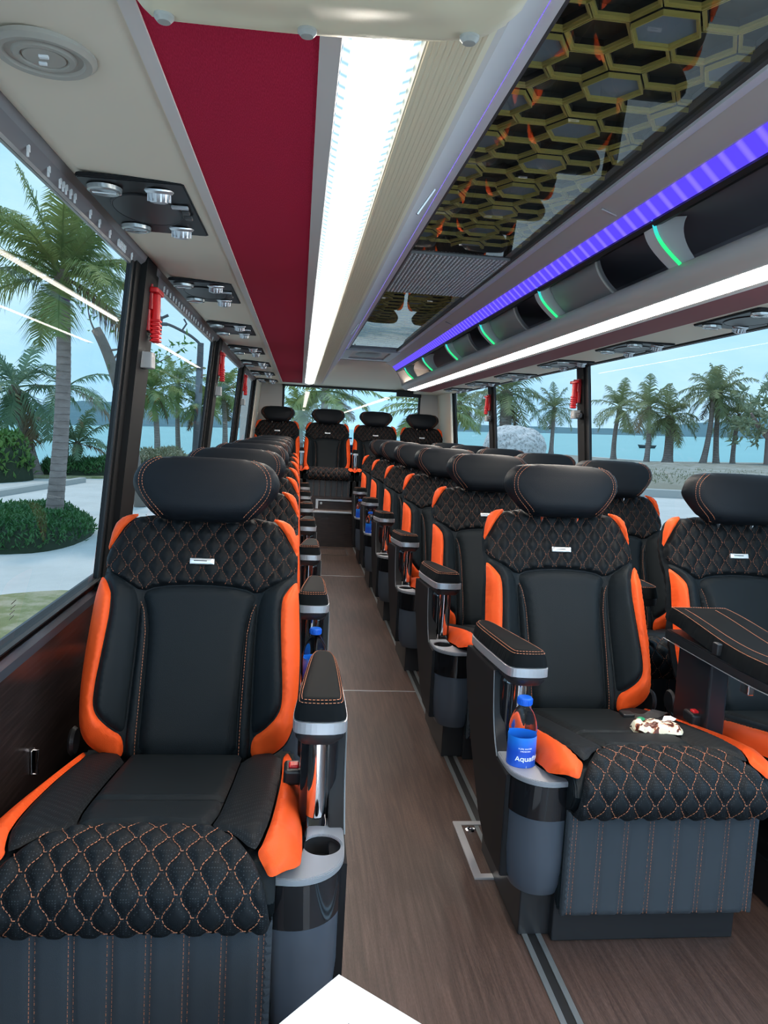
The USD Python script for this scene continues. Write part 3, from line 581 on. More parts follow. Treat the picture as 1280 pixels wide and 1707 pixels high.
HD = both([(0, -.083), (.085, -.081), (.122, -.068), (.170, -.008), (.179, .018), (.175, .045), (.157, .073), (.124, .087), (0, .089)])
HDs = Polygon(chaikin(HD, 2))
ROLL = both([(0, SMIN + .004), (.226, SMIN + .004), (.226, -.09), (.213, -.02), (.191, .03), (.150, .088), (.10, .116), (0, .129)])
PAN1 = both([(0, .268), (.124, .268), (.128, .40), (.133, .665), (0, .668)])
PAN2 = both([(0, .135), (.098, .122), (.110, .118), (.121, .19), (.124, .264), (0, .264)])
BOL = [(.136, .665), (.131, .40), (.127, .268), (.124, .19), (.114, .116), (.152, .092), (.193, .036), (.203, .06), (.214, .12), (.223, .277), (.229, .45), (.227, .67)]
ORC = [(.231, .675), (.233, .45), (.227, .277), (.218, .12), (.207, .055), (.198, .036), (.212, .006), (.222, -.012), (.248, .004), (.268, .03), (.275, .08), (.276, .28), (.281, .42), (.268, .50), (.256, .675)]
def seam(line, f, o=0.0, n0=.0065): return dashes([offset_line(line, o)], f, n0)

def define_core(t):
    """The upholstered seat itself, facing -y, its origin on the floor under the front of the cushion."""
    flat = lambda u, v, d: np.full_like(u, -.010)
    obj('plinth', cat_([bx(-.226, .226, .085, .70, .0, .115, .004), bx(-.17, .17, .14, .62, .10, .30)]), PLA, t)
    obj('seat_base', cat_([extr([(.050, .30), (.044, .345), (.018, .36), (.0, .395), (.01, .42), (.04, .444), (.12, .440), (.69, .325), (.76, .33), (.76, .24), (.30, .26), (.06, .10), (.05, .10)], .462, 'x', -.231, .006),
                              extr([(.10, .33), (.095, .395), (.115, .415), (.15, .428), (.69, .322), (.74, .33), (.74, .25), (.25, .28)], .525, 'x', -.2625, .012)]), LEA, t)
    # cushion
    net = hexnet(-.25, .25, SMIN, .14, .0535, .066, .009); nd = net_dist(net)
    r = obj('front_roll', panel(Polygon(chaikin(ROLL, 1, hold=(1, 13))), fC, .013, .016, .006, .0052, lambda u, s: -.0075 * (1 - ss(nd(u, s), .0, .0135)) - .001), LEAP, t, smooth=True, label='quilted front roll of the cushion')
    obj('quilt_stitching', dashes(clip_lines(net, ROLL), fC, .0060), STI, r, smooth=False)
    obj('seat_panel', panel(PAN1, fC, .007, .02, .003), LEA, t, smooth=True); obj('seat_panel', panel(PAN2, fC, .007, .018, .003), LEA, t, smooth=True)
    for P in (BOL, mir(BOL)): obj('seat_bolster', panel(Polygon(chaikin(P, 1)), fC, .0045, .022, .002, .010), LEAP, t, smooth=True)
    for P in (ORC, mir(ORC)): obj('orange_side', panel(Polygon(chaikin(P, 2)), fC, .0045, .008, .004, .008), ORA, t, smooth=True, label='orange leather edge of the cushion')
    # skirt with double-stitched channels
    cols = -.212 + .0605 * np.arange(8)
    dch = lambda u, w: -.006 * (1 - ss(np.min(np.abs(u[:, None] - cols[None]), 1), .0015, .010))
    k = obj('front_skirt', solid(sbox(-.229, .10, .229, .345), fS, lambda u, w, d: .006 * g(d, .012) + dch(u, w), lambda u, w, d: np.full_like(u, -.012), .0085), leather('lit_skirt_leather', (.044, .052, .061), rough=.42), t, smooth=45, label='front skirt with vertical padded channels')  # paler than the seat leather: light from the front painted into its colour
    for c in cols: obj('channel_stitching', dashes([[(c + o, .104), (c + o, .342)] for o in (-.0045, .0045)], fS, lambda u, w: .0062 + dch(u, w)), STI, k, smooth=False)
    bk = obj('buckle', cat_([bx(.236, .274, .375, .432, .412, .446, .008)]), PLA, t); obj('release_button', bx(.246, .268, .388, .412, .435, .4515, .004), RED, bk)
    # backrest
    shell = obj('backrest_shell', solid(Polygon(chaikin(OUT, 2)), fB, lambda u, v, d: -.030 + .024 * g(d, .03), lambda u, v, d: -.030 - .075 * g(d, .06), .014), LEA, t, smooth=50)
    netb = hexnet(-.25, .25, .38, .62, .0455, .058, .008); nb = net_dist(netb)
    q = obj('quilted_panel', panel(Polygon(chaikin(QP, 1)), fB, .011, .014, .006, .0052, lambda u, v: -.0065 * (1 - ss(nb(u, v), .0, .012)) - .001), leather('quilt_leather', (.006, .007, .008), rough=.52), t, smooth=True, label='quilted upper back panel')
    obj('quilt_stitching', dashes(clip_lines(netb, QP), fB, .0042, r=.0007), simple('dull_orange_thread', (.20, .07, .035), .7), q, smooth=False)
    obj('back_panel', panel(Polygon(chaikin(CP, 1)), fB, .011, .03, .006, .012), LEA, t, smooth=True)
    for sgn in (1, -1):
        P = SP if sgn > 0 else mir(SP); stp_ = obj('side_strip', panel(Polygon(chaikin(P, 2)), fB, .009, .010, .006, .007), LEA, t, smooth=True)
        ln = np.array([(.1125 * sgn, .01), (.1125 * sgn, .13), (.1155 * sgn, .30), (.124 * sgn, .352), (.134 * sgn, .376)])
        obj('strip_stitching', seam(ln, fB, -.0065 * sgn, .0072), STI, stp_, smooth=False)
        P = BP if sgn > 0 else mir(BP); obj('back_bolster', panel(Polygon(chaikin(P, 2)), fB, .012, .024, .006, .009), LEA, t, smooth=True)
        P = OP_ if sgn > 0 else mir(OP_); obj('orange_strip', panel(Polygon(chaikin(P, 2)), fB, .008, .012, .005, .008), ORA, t, smooth=True, label='orange leather strip along the bolster')
        P = SHO if sgn > 0 else mir(SHO); obj('shoulder_patch', panel(Polygon(chaikin(P, 1)), fB, .009, .012, .004, .006), ORA, t, smooth=True, label='orange leather patch on the shoulder')
    ff = lambda u, v, n: fB(u, v, n)
    bd = obj('name_badge', solid(sbox(-.030, .4715, .030, .4855), ff, lambda u, v, d: .0135 + .003 * g(d, .003), lambda u, v, d: np.full_like(u, .006), .006), simple('badge_silver', (.80, .80, .80), .3, .5), t)
    obj('badge_line', solid(sbox(-.020, .4775, .012, .4798), ff, lambda u, v, d: np.full_like(u, .0171), lambda u, v, d: np.full_like(u, .016), .004), DKG, bd, smooth=False)
    # headrest
    h = obj('headrest', solid(HDs, fH, lambda u, v, d: .048 * g(d, .042) + .004 * ss(d, .03, .08), lambda u, v, d: -.046 * g(d, .05), .0095), leather('headrest_leather', (.0085, .0105, .0135), rough=.5), t, smooth=True)
    nt = lambda u, v: .052 * g(shapely.distance(shapely.points(np.c_[u, v]), HDs.boundary), .042) * .92 + .004 * ss(shapely.distance(shapely.points(np.c_[u, v]), HDs.boundary), .03, .08) + .0004
    for sgn in (1, -1):
        c = np.array([(.098, -.074), (.118, -.052), (.143, -.018), (.152, .012), (.147, .042), (.128, .066), (.108, .080)]) * [sgn, 1]
        c = CubicSpline(np.arange(7), c)(np.linspace(0, 6, 60)); obj('headrest_stitching', dashes([offset_line(c, .0045), offset_line(c, -.0045)], fH, nt), STI, h, smooth=False)
    pst = []
    for x in (-.06, .06): pst.append(tube([BO + BT * .57 + BN * -.02 + [x, 0, 0], HO - HT * .04 + HN * -.01 + [x, 0, 0]], .007, 10))
    obj('headrest_post', pst[0], CHR, t); obj('headrest_post', pst[1], CHR, t)
    for x in (-.282, .268): obj('recline_hinge', lathe([(0, 0), (.03, 0), (.036, .006), (.03, .014), (0, .014)], 24).apply_transform(trimesh.transformations.rotation_matrix(math.pi / 2, [0, 1, 0])).apply_translation([x, .70, .37]), PLA, t)

TRAY = chaikin([(.226, .045), (.272, .038), (.313, .053), (.343, .088), (.352, .13), (.352, .235), (.327, .258), (.286, .250), (.282, .150), (.262, .092), (.226, .062)], 2, hold=(0, 10, 5, 7))
PODF = chaikin([(.226, .048), (.272, .041), (.313, .056), (.341, .090), (.350, .13), (.350, .33), (.268, .33), (.266, .16), (.205, .13), (.205, .07)], 2, hold=(5, 6, 8, 9))
ARM = chaikin([(.250, .185), (.258, .166), (.298, .160), (.338, .166), (.348, .185), (.350, .26), (.352, .50), (.344, .585), (.312, .60), (.284, .585), (.274, .50), (.254, .26)], 2)
def define_arm(t, s):
    """Aisle-side console: armrest on a gloss post, cup tray, gloss band and slate body. s = 1 puts it at +x, -1 at -x."""
    M = (lambda P: P) if s > 0 else mir
    def X(m):
        if s < 0: v = m.vertices.copy(); v[:, 0] *= -1; return tm(v, m.faces[:, ::-1])
        return m
    def xy(z): return lambda x, y, n: np.c_[x, y, z + n - .030 * (y - .16) / .43]
    A = Polygon(ARM); f = xy(.636)
    pad = obj('armrest_pad', X(solid(A, f, lambda x, y, d: .038 * g(d, .020) + .001 * ss(d, .0, .03), lambda x, y, d: np.zeros_like(x), .008)), LEB, t, smooth=50)
    top = lambda u, v: .038 * g(shapely.distance(shapely.points(np.c_[u, v]), A.boundary), .020) + .001
    L = [list(A.buffer(-q).exterior.coords) for q in (.008, .0125)]
    obj('armrest_stitching', X(dashes(L, f, top)), STI, pad, smooth=False)
    obj('silver_band', X(solid(A.buffer(.0015), xy(.612), lambda x, y, d: .021 + .003 * g(d, .002), lambda x, y, d: -.003 * g(d, .002), .010)), SIL, t, smooth=40)
    obj('armrest_base', X(solid(A.buffer(-.003), xy(.590), lambda x, y, d: np.full_like(x, .022), lambda x, y, d: .012 - .014 * g(d, .014), .012)), PLA, t, smooth=40)
    obj('gloss_column', X(bx(.268, .340, .245, .335, .34, .588, .022)), GLO, t)
    obj('chrome_tube', X(tube([(.300, .236, .425), (.300, .236, .592)], .0185, 20)), CHR, t)
    obj('chrome_oval', X(lathe([(0, 0), (.017, 0), (.019, .003), (.015, .005), (0, .004)], 24).apply_scale([1, 1.5, 1]).apply_transform(trimesh.transformations.rotation_matrix(.9, [1, 0, 0])).apply_translation([.302, .222, .412])), GLO, t)
    side = [(.11, .15), (.11, .398), (.20, .402), (.228, .430), (.258, .490), (.276, .592), (.50, .578), (.58, .570), (.585, .52), (.54, .43), (.46, .32), (.34, .19), (.26, .15)]
    obj('side_panel', X(extr(side, .031, 'x', .324, .003)), simple('console_black', (.007, .007, .0085), .5, spec=.25), t)
    obj('grey_edge', X(tube([(.3545, a, b) for a, b in chaikin(side[2:6], 2, closed=False)], .0018, 6)), simple('edge_grey', (.16, .165, .17), .4, .3), t)
    tr = Polygon(TRAY).difference(Point(.311, .150).buffer(.0335, 24))
    obj('cup_tray', X(extr(tr, .013, 'z', .398, .003)), simple('tray_silver', (.30, .31, .335), .45, .4), t)
    obj('cup_well', X(lathe([(.0332, .408), (.0332, .375), (0, .375), (0, .371), (.035, .371), (.035, .408)], 32, (.311, .150, 0))), RUB, t)
    pf = Polygon(PODF)
    obj('gloss_band', X(extr(pf.difference(Point(.311, .150).buffer(.036, 24)), .082, 'z', .317, .002)), GLO, t)
    lo, hi = np.array(pf.buffer(-.014).exterior.coords), np.array(pf.buffer(-.004).exterior.coords)
    body = np.vstack([np.c_[np.array(pf.buffer(-b).exterior.coords), np.full(len(pf.buffer(-b).exterior.coords), z)] for b, z in ((.003, .318), (.003, .22), (.008, .16), (.022, .128))])
    obj('slate_body', X(tm(*_hull(body))), SLA, t, smooth=40)
    obj('console_foot', X(bx(.215, .30, .11, .48, 0, .155, .004)), PLA, t)

words = ['front', 'second', 'third', 'fourth', 'fifth', 'sixth', 'seventh']
SEATC = 'seat'
sL = thing('coach_seat', 'front left single seat, black with orange strips, nearest the viewer', SEATC, (-.240, 1.17, .012), group='single seats along the left windows')
define_core(sL); define_arm(sL, 1)
for k in range(1, 7): copy(sL, (-.240, 1.17 + .914 * k, .012), label=f'black and orange reclining seat, {words[k]} from the front in the left single row')
sR = thing('coach_seat', 'front right aisle seat with a wrapper on its cushion and a bottle in its console', SEATC, (.862, 1.55, 0), group='aisle seats right of the aisle')
VS = 1.09; set_back(.240, .588)
define_core(sR); define_arm(sR, -1)
for k in range(1, 6): copy(sR, (.862, 1.55 + 1.0 * k, 0), label=f'black and orange reclining seat, {words[k]} from the front in the row right of the aisle')
sW = thing('coach_seat', 'front right window seat, black and orange, cut by the right edge of the photo', SEATC, (1.478, 1.55, 0), group='window seats along the right windows')
define_core(sW)
for k in range(1, 6): copy(sW, (1.456, 1.55 + 1.0 * k, 0), label=f'black and orange reclining seat, {words[k]} from the front along the right windows')
for k, x in enumerate((-.255, .315, .865, 1.405)):
    copy(sW, (x, 7.98, .47 - .17), label=['rear seat at the left corner, in front of the grey back wall', 'rear seat facing straight down the aisle', 'rear seat right of the aisle one, its headrest raised on chrome posts', 'rear seat at the right corner by the last window'][k], group='raised seats of the rear row')
# arm consoles between the rear seats
ra = thing('rear_armrest', 'slim black armrest on a chrome post left of the middle rear seat', 'armrest', (.030, 8.12, .47), group='armrests of the rear row')
AR = Polygon(chaikin([(-.028, 0), (-.022, -.008), (.022, -.008), (.028, 0), (.022, .26), (-.022, .26)], 2))
fz = lambda z: (lambda x, y, n: np.c_[x, y, z + n])
obj('pad', solid(AR, fz(.455), lambda x, y, d: .035 * g(d, .014), lambda x, y, d: 0 * x, .012), LEB, ra, smooth=50)
obj('silver_band', extr(AR.buffer(.001), .02, 'z', .434, .002), SIL, ra); obj('post', tube([(0, .03, .16), (0, .03, .436)], .014, 14), CHR, ra); obj('column', bx(-.024, .024, .05, .13, .0, .436, .008), GLO, ra)
obj('foot', bx(-.024, .024, -.02, .25, 0, .16, .006), PLA, ra)
copy(ra, (.595, 8.12, .47), label='slim black armrest on a chrome post right of the middle rear seat')

# centre consoles between the paired right seats: a padded folding table on a dark stand
def define_console(t):
    P_ = Polygon(chaikin([(-.068, .50), (-.066, .04), (-.035, -.055), (.03, -.085), (.12, -.085), (.135, -.03), (.12, .50)], 3, hold=(0, 6)))
    f = lambda x, y, n: np.c_[x, y, .660 + n + .03 * ss(y, .1, .5)]
    p = obj('table_pad', solid(P_, f, lambda x, y, d: .040 * g(d, .016), lambda x, y, d: 0 * x, .010), LEB, t, smooth=50)
    top = lambda u, v: .040 * g(shapely.distance(shapely.points(np.c_[u, v]), P_.boundary), .016) + .0006
    L = [list(P_.buffer(-.011).exterior.coords)] + [list(shapely.LineString(chaikin([(-.03, .46), (-.025, .20), (-.005, .06), (.045, .01), (.06, .08), (.06, .46)], 3, closed=False)).coords)]
    for l_ in L: obj('table_stitching', dashes([l_], f, top), STI, p, smooth=False)
    obj('table_edge', extr(P_.buffer(-.004), .03, 'z', .632, .006), PLA, t)
    obj('bright_line', tube([(x, y, .634 + .0) for x, y in list(P_.buffer(-.0005).exterior.coords)[20:60]], .0014, 5), SIL, t)
    obj('stand', cat_([bx(-.028, .028, .30, .48, .02, .635, .008)]), simple('stand_black', (.012, .013, .016), .3), t)
    obj('hinge', bx(-.045, -.028, .10, .135, .60, .632, .003), CHR, t)
    obj('fold_notch', bx(-.075, -.06, .20, .225, .668, .70, .004), PLA, t)
ck = thing('seat_console', 'padded black table console between the two front right seats', 'console', (1.150, 1.60, -.02), group='table consoles between the right seats')
define_console(ck)
for k in range(1, 6): copy(ck, (1.150, 1.60 + k, -.02), label=f'padded black table console between the {words[k]} pair of right seats')

# ------------------------------------------------------------------ loose things
WATER = mat('water_bottle_plastic', {'p': ('principled_bsdf', {'base_color': (.93, .97, 1.0), 'roughness': .03, 'transmission_weight': 1.0, 'ior': 1.09})}, [])
LBL = mat('blue_label', {'o': ('texture_coordinate', {}), 'x': ('separate_xyz', {}), 'r': ('rgb_ramp', {'ramp': [(0, (.40, .74, .92)), (.10, (.22, .58, .88)), (.18, (.02, .10, .55)), (.62, (.012, .075, .52)), (1, (.015, .20, .72))]}),
    'm': ('map_range', {'from_min': .012, 'from_max': .105, 'clamp': True}), 'p': ('principled_bsdf', {'roughness': .3})}, [('o.object', 'x.vector'), ('x.z', 'm.value'), ('m.result', 'r.fac'), ('r.color', 'p.base_color')])
CAP = simple('blue_cap', (.012, .12, .62), .35); PRINT = simple('white_print', (.85, .9, .95), .5)
def define_bottle(t, text=True, label_col=LBL):
    prof = [(0, 0), (.024, 0), (.0285, .004), (.0285, .012), (.027, .02), (.0285, .028), (.0285, .10), (.0275, .106), (.0285, .112), (.0285, .125), (.025, .145), (.017, .163), (.0125, .170), (.0125, .182), (0, .182)]
    obj('bottle_body', lathe(prof, 40), WATER, t, smooth=40)
    lb = obj('label', lathe([(.0289, .012), (.0292, .014), (.0292, .103), (.0289, .105)], 40), label_col, t, smooth=40, label='deep blue paper label')
    cp = [(0, .176), (.0145, .176), (.015, .178), (.015, .190), (.0135, .1935), (0, .1935)]
    ri = [bx(.0146, .0158, -.0006, .0006, .178, .190).apply_transform(trimesh.transformations.rotation_matrix(a, [0, 0, 1])) for a in np.arange(24) * math.pi / 12]
    obj('cap', cat_([lathe(cp, 32)] + ri), CAP, t, smooth=40)
    if text:
        ms = []
        for w, h, z0, a0 in (('Aquafina', .0105, .050, .05), ('PURE WATER', .0032, .078, .25), ('DRINKING', .0030, .072, .4)):
            m = meshkit.text_mesh(w, h, .0003, bold=h > .005); v = m.vertices.copy()
            a = -math.pi / 2 + a0 + (v[:, 0] - .0) / .0294 - .45; m.vertices = np.c_[(.0294 + v[:, 2]) * np.cos(a), (.0294 + v[:, 2]) * np.sin(a), z0 + v[:, 1]]; ms.append(m)
        for k in range(5):
            a0 = -math.pi / 2 + .1 + k * .16; hgt = (.010, .017, .024, .014, .009)[k]
            aa = a0 + np.array([-.09, .09, .0]); ms.append(tm(np.c_[.0295 * np.cos(aa), .0295 * np.sin(aa), [.016, .016, .016 + hgt]], [[0, 1, 2]]))
        obj('print', cat_(ms), PRINT, lb, smooth=False)
b0 = thing('water_bottle', 'blue-labelled water bottle in the console tray of the front right aisle seat', 'bottle', (.862 - .311, 1.70, .3765), rz=-18, group='water bottles in the consoles', scale=(1.16, 1.16, 1.0))
define_bottle(b0)
for (x, y, z, lab) in ((.862 - .311, 5.70, .3765, 'blue water bottle in the console of the fifth aisle seat on the right'), (.862 - .311, 6.70, .3765, 'pale water bottle in the console of the sixth aisle seat on the right'),
                       (-.24 + .311, 1.17 + .914 + .15, .3885, 'blue-capped bottle in the console of the second left seat'), (.60, 9.15, .885, 'blue bottle on the shelf under the rear window')):
    copy(b0, (x, y, z), 60 * x, label=lab, group='water bottles in the consoles', scale=(1.16, 1.16, 1.0))
# crumpled snack wrapper on the near right seat
wp = thing('snack_wrapper', 'crumpled cream snack wrapper with brown and green print lying on the front right aisle seat', 'wrapper', (.952, 1.835, .434), rz=-14)
P, T, d = tri(Polygon([(-.062, -.020), (-.05, -.032), (.01, -.038), (.055, -.034), (.064, -.01), (.06, .03), (.02, .036), (-.03, .034), (-.052, .022), (-.066, .012)]), .0038)
cr_ = lambda s: meshkit.noise(np.c_[P * 60, np.full(len(P), s)], 3) - .5
up = .017 * g(d, .026) + .010 * cr_(1.) + .006 * (meshkit.noise(np.c_[P * 140, np.ones(len(P))], 9) - .5) + .008
WRAP = mat('wrapper_print', {'o': ('texture_coordinate', {}), 'v': ('noise_texture', {'scale': 42., 'detail': 2., 'distortion': .8}), 'r': ('rgb_ramp', {'interpolate': False, 'ramp': [(0, (.09, .02, .012)), (.40, (.10, .022, .014)), (.44, (.40, .13, .06)), (.47, (.72, .68, .52)), (1, (.78, .75, .60))]}),
    'p': ('principled_bsdf', {'roughness': .3, 'specular_ior_level': .5})}, [('o.object', 'v.vector'), ('v.fac', 'r.fac'), ('r.color', 'p.base_color')])
w_ = tm(np.vstack([np.c_[P, up], np.c_[P, np.zeros(len(P))]]), np.vstack([T, T[:, ::-1] + len(P)]))
obj('foil_body', w_, WRAP, wp, smooth=25)
gd = np.array([(-.052, .010), (-.040, .002), (-.028, .014), (-.034, .024), (-.048, .020)])
obj('green_print', solid(Polygon(gd), lambda x, y, n: np.c_[x, y, n + .026], lambda x, y, d: .004 * g(d, .006), lambda x, y, d: -.004 + 0 * x, .004), simple('green_print', (.01, .22, .09), .4), wp)
obj('torn_flap', tm([(.015, .02, .020), (.035, .026, .024), (.038, .03, .036), (.022, .03, .034), (.046, .02, .026), (.052, .022, .032)], [[0, 1, 2], [0, 2, 3], [1, 4, 5], [1, 5, 2]]), WHI, wp, smooth=False)
sb_ = thing('seat_belt', 'loose black seat belt lying across the back of the front right aisle cushion', 'seat belt', (0, 0, 0))
path = CubicSpline([0, 1, 2, 3, 4], np.array([(1.125, 2.13, .36), (1.10, 2.10, .39), (1.065, 2.06, .402), (1.03, 2.04, .398), (.985, 2.06, .394)]))(np.linspace(0, 4, 40))
tt = np.gradient(path, axis=0); tt /= np.linalg.norm(tt, axis=1, keepdims=True); sd = np.cross(tt, [0, 0, 1.]); sd /= np.linalg.norm(sd, axis=1, keepdims=True)
vv = np.stack([path - sd * .022, path + sd * .022, path + sd * .022 - [0, 0, .003], path - sd * .022 - [0, 0, .003]], 1).reshape(-1, 3); ff_ = []
for i in range(39):
    for j in range(4):
        a_, b_, c_, d_ = i * 4 + j, i * 4 + (j + 1) % 4, (i + 1) * 4 + (j + 1) % 4, (i + 1) * 4 + j; ff_ += [[a_, b_, c_], [a_, c_, d_]]
bl = tm(vv, ff_); bl.fix_normals(); obj('webbing', bl, simple('belt_webbing', (.020, .022, .024), .6), sb_); obj('tongue', bx(.955, .99, 2.04, 2.075, .391, .402, .004), PLA, sb_)
# white carton at the viewer's feet
cn = thing('white_carton', 'corner of a plain white carton at the bottom edge of the picture', 'carton', (.093, 1.085, 0), rz=47)
obj('body', bx(-.32, 0, -.32, 0, 0, .348, .002), simple('white_card', (.78, .78, .80), .6), cn)
obj('lid_flap', cat_([bx(-.318, -.163, -.318, -.002, .348, .350), bx(-.160, -.002, -.318, -.002, .348, .350)]), simple('white_card', (.78, .78, .80), .6), cn, smooth=False)
obj('black_mark', bx(-.075, -.068, -.082, -.075, .3502, .3506), RUB, cn, smooth=False)

# ------------------------------------------------------------------ outside: the bus leans a little, so the ground does too
GA, GB, G0 = .0354, .0066, -.95
def gz(x, y): return G0 + GA * x + GB * y
def ground_poly(name, label, cat, poly, m, dz=0.0, th=.05, kind='structure', step=None):
    P_ = poly if hasattr(poly, 'area') else Polygon(poly)
    e = extr(P_, th, 'z', 0); v = e.vertices.copy(); v[:, 2] += gz(v[:, 0], v[:, 1]) + dz - th
    return obj(name, tm(v, e.faces), m, None, smooth=False, label=label, cat=cat, kind=kind)
CONC = mat('pale_concrete', {'o': ('geometry', {}), 'n': ('noise_texture', {'scale': .9, 'detail': 8., 'roughness': .65}), 'r': ('rgb_ramp', {'ramp': [(0, (.40, .40, .38)), (.5, (.56, .555, .53)), (1, (.68, .67, .64))]}), 'p': ('principled_bsdf', {'roughness': .85})},
    [('o.position', 'n.vector'), ('n.fac', 'r.fac'), ('r.color', 'p.base_color')])
GRASS = mat('dry_grass', {'o': ('geometry', {}), 'n': ('noise_texture', {'scale': 2.2, 'detail': 8., 'roughness': .7}), 'r': ('rgb_ramp', {'ramp': [(0, (.09, .13, .05)), (.45, (.20, .22, .09)), (.60, (.36, .33, .22)), (1, (.50, .46, .36))]}), 'p': ('principled_bsdf', {'roughness': .9})},
    [('o.position', 'n.vector'), ('n.fac', 'r.fac'), ('r.color', 'p.base_color')])
SEA = mat('sea_water', {'o': ('geometry', {}), 'mp': ('mapping', {'scale': (.25, 1.0, 1)}), 'n': ('noise_texture', {'scale': .9, 'detail': 6.}), 'b': ('bump', {'strength': .35, 'distance': .12}),
    'n2': ('noise_texture', {'scale': .02, 'detail': 3.}), 'm': ('mix', {'color1': (.13, .36, .36), 'color2': (.20, .46, .44)}), 'p': ('principled_bsdf', {'roughness': .35, 'specular_ior_level': .35})},
    [('o.position', 'mp.vector'), ('mp.vector', 'n.vector'), ('n.fac', 'b.height'), ('b.normal', 'p.normal'), ('o.position', 'n2.vector'), ('n2.fac', 'm.fac'), ('m.color', 'p.base_color')])
land = Polygon([(-70, -60), (-70, 33), (-22, 31.8), (-8.2, 31.2), (-6.6, 48), (-4.5, 62), (14, 68), (21, 58), (24, 46), (60, 52), (90, -60)])
ground_poly('forecourt', 'pale concrete forecourt beside the bus', 'ground', land, CONC, -.02)
sea_ = [(-900, 25), (-900, 420), (900, 420), (900, 25)]
obj('sea', tm([(x, y, gz(x, y) - 1.5) for x, y in sea_], [[0, 2, 1], [0, 3, 2]]), SEA, None, smooth=False, label='calm turquoise sea reaching to the far hills', cat='sea', kind='structure')
ground_poly('grass_verge', 'patchy grass beside the concrete, low in the front left window', 'grass', chaikin([(-2.2, 7.4), (-2.4, 9.6), (-3.1, 9.7), (-4.6, 8.6), (-4.4, 5.5), (-2.6, 5.6)], 2), GRASS, .01)
ground_poly('shore_strip', 'strip of grass along the left shore', 'grass', [(-60, 28.5), (-8.5, 28.0), (-5.2, 28.5), (-5.2, 44), (-3.6, 60), (-4.5, 61.5), (-6.7, 48), (-8.2, 31.1), (-60, 32)], GRASS, .05, .3)
ground_poly('kerb', 'low concrete kerb in front of the shore shrubs', 'kerb', [(-30, 16.6), (-7.9, 21.2), (-7.0, 26.5), (-7.25, 26.6), (-8.15, 21.45), (-30, 16.9)], simple('kerb_grey', (.40, .40, .38), .85), .14, .2)
# right-hand embankment
P, T, d = tri(Polygon([(8, 25), (14, 21.5), (60, 8), (60, 55), (34, 47.5), (22, 47), (19.5, 58), (14, 67), (4, 66)]), 1.1)
dd = ss(d, 0, 9); hgt = .05 + .22 * dd + .25 * dd * (meshkit.fbm(np.c_[P * .5, 0 * P[:, 0]], 4, 2) - .35)
BANK = mat('dry_bank', {'o': ('geometry', {}), 'n': ('noise_texture', {'scale': 1.6, 'detail': 8., 'roughness': .72}), 'r': ('rgb_ramp', {'ramp': [(0, (.10, .13, .06)), (.42, (.24, .22, .17)), (.55, (.34, .32, .28)), (1, (.55, .52, .47))]}), 'p': ('principled_bsdf', {'roughness': .9})}, [('o.position', 'n.vector'), ('n.fac', 'r.fac'), ('r.color', 'p.base_color')])
obj('embankment', tm(np.c_[P, gz(P[:, 0], P[:, 1]) + hgt], T), BANK, None, smooth=True, label='rough grassy bank under the row of palms on the right', cat='bank', kind='structure')

ground_poly('kerb', 'pale kerb along the foot of the right-hand bank', 'kerb', [(4, 27.2), (8, 24.8), (14, 21.3), (60, 7.8), (60, 8.3), (14.1, 21.75), (8.1, 25.2), (4, 27.7)], simple('kerb_grey', (.40, .40, .38), .85), .22, .4)
# leaves
def leafmat(name, cols, tr=.35, rough=.45):
    return mat(name, {'oi': ('geometry', {}), 'n': ('noise_texture', {'scale': 1.3, 'detail': 3.}), 'ad': ('math', {'math_type': 'multiply_add', 'value2': .55, 'value3': 0.0}), 'r': ('rgb_ramp', {'ramp': list(zip(np.linspace(0, 1, len(cols)), cols))}),
        'p': ('principled_bsdf', {'roughness': rough, 'specular_ior_level': .35}), 't': ('translucent_bsdf', {}), 'm': ('mix_closure', {'fac': tr})},
        [('oi.random_per_island', 'ad.value1'), ('oi.position', 'n.vector'), ('n.fac', 'ad.value3'), ('ad.value', 'r.fac'), ('r.color', 'p.base_color'), ('r.color', 't.color'), ('p.BSDF', 'm.closure1'), ('t.BSDF', 'm.closure2')], surface='m.closure')
PALM = leafmat('palm_leaf', [(.075, .125, .055), (.15, .23, .08), (.30, .34, .11), (.50, .46, .17)]); PALMD = leafmat('palm_leaf_bluish', [(.085, .145, .095), (.15, .25, .14), (.28, .36, .19)], .3)
DRYS = leafmat('dry_scrub_leaf', [(.10, .13, .06), (.24, .24, .14), (.40, .36, .26)], .2)
PALMR = leafmat('palm_leaf_pale', [(.10, .135, .08), (.18, .23, .11), (.32, .33, .15), (.55, .48, .24)])
HED = leafmat('hedge_leaf', [(.022, .085, .028), (.055, .16, .05), (.12, .24, .07)], .25); SHR = leafmat('shrub_leaf', [(.04, .11, .03), (.11, .23, .055), (.28, .38, .10)], .35)
FRA = leafmat('frangipani_leaf', [(.13, .18, .10), (.27, .32, .19), (.55, .56, .44)], .3, .3); DRY = simple('dry_frond', (.20, .14, .075), .8)
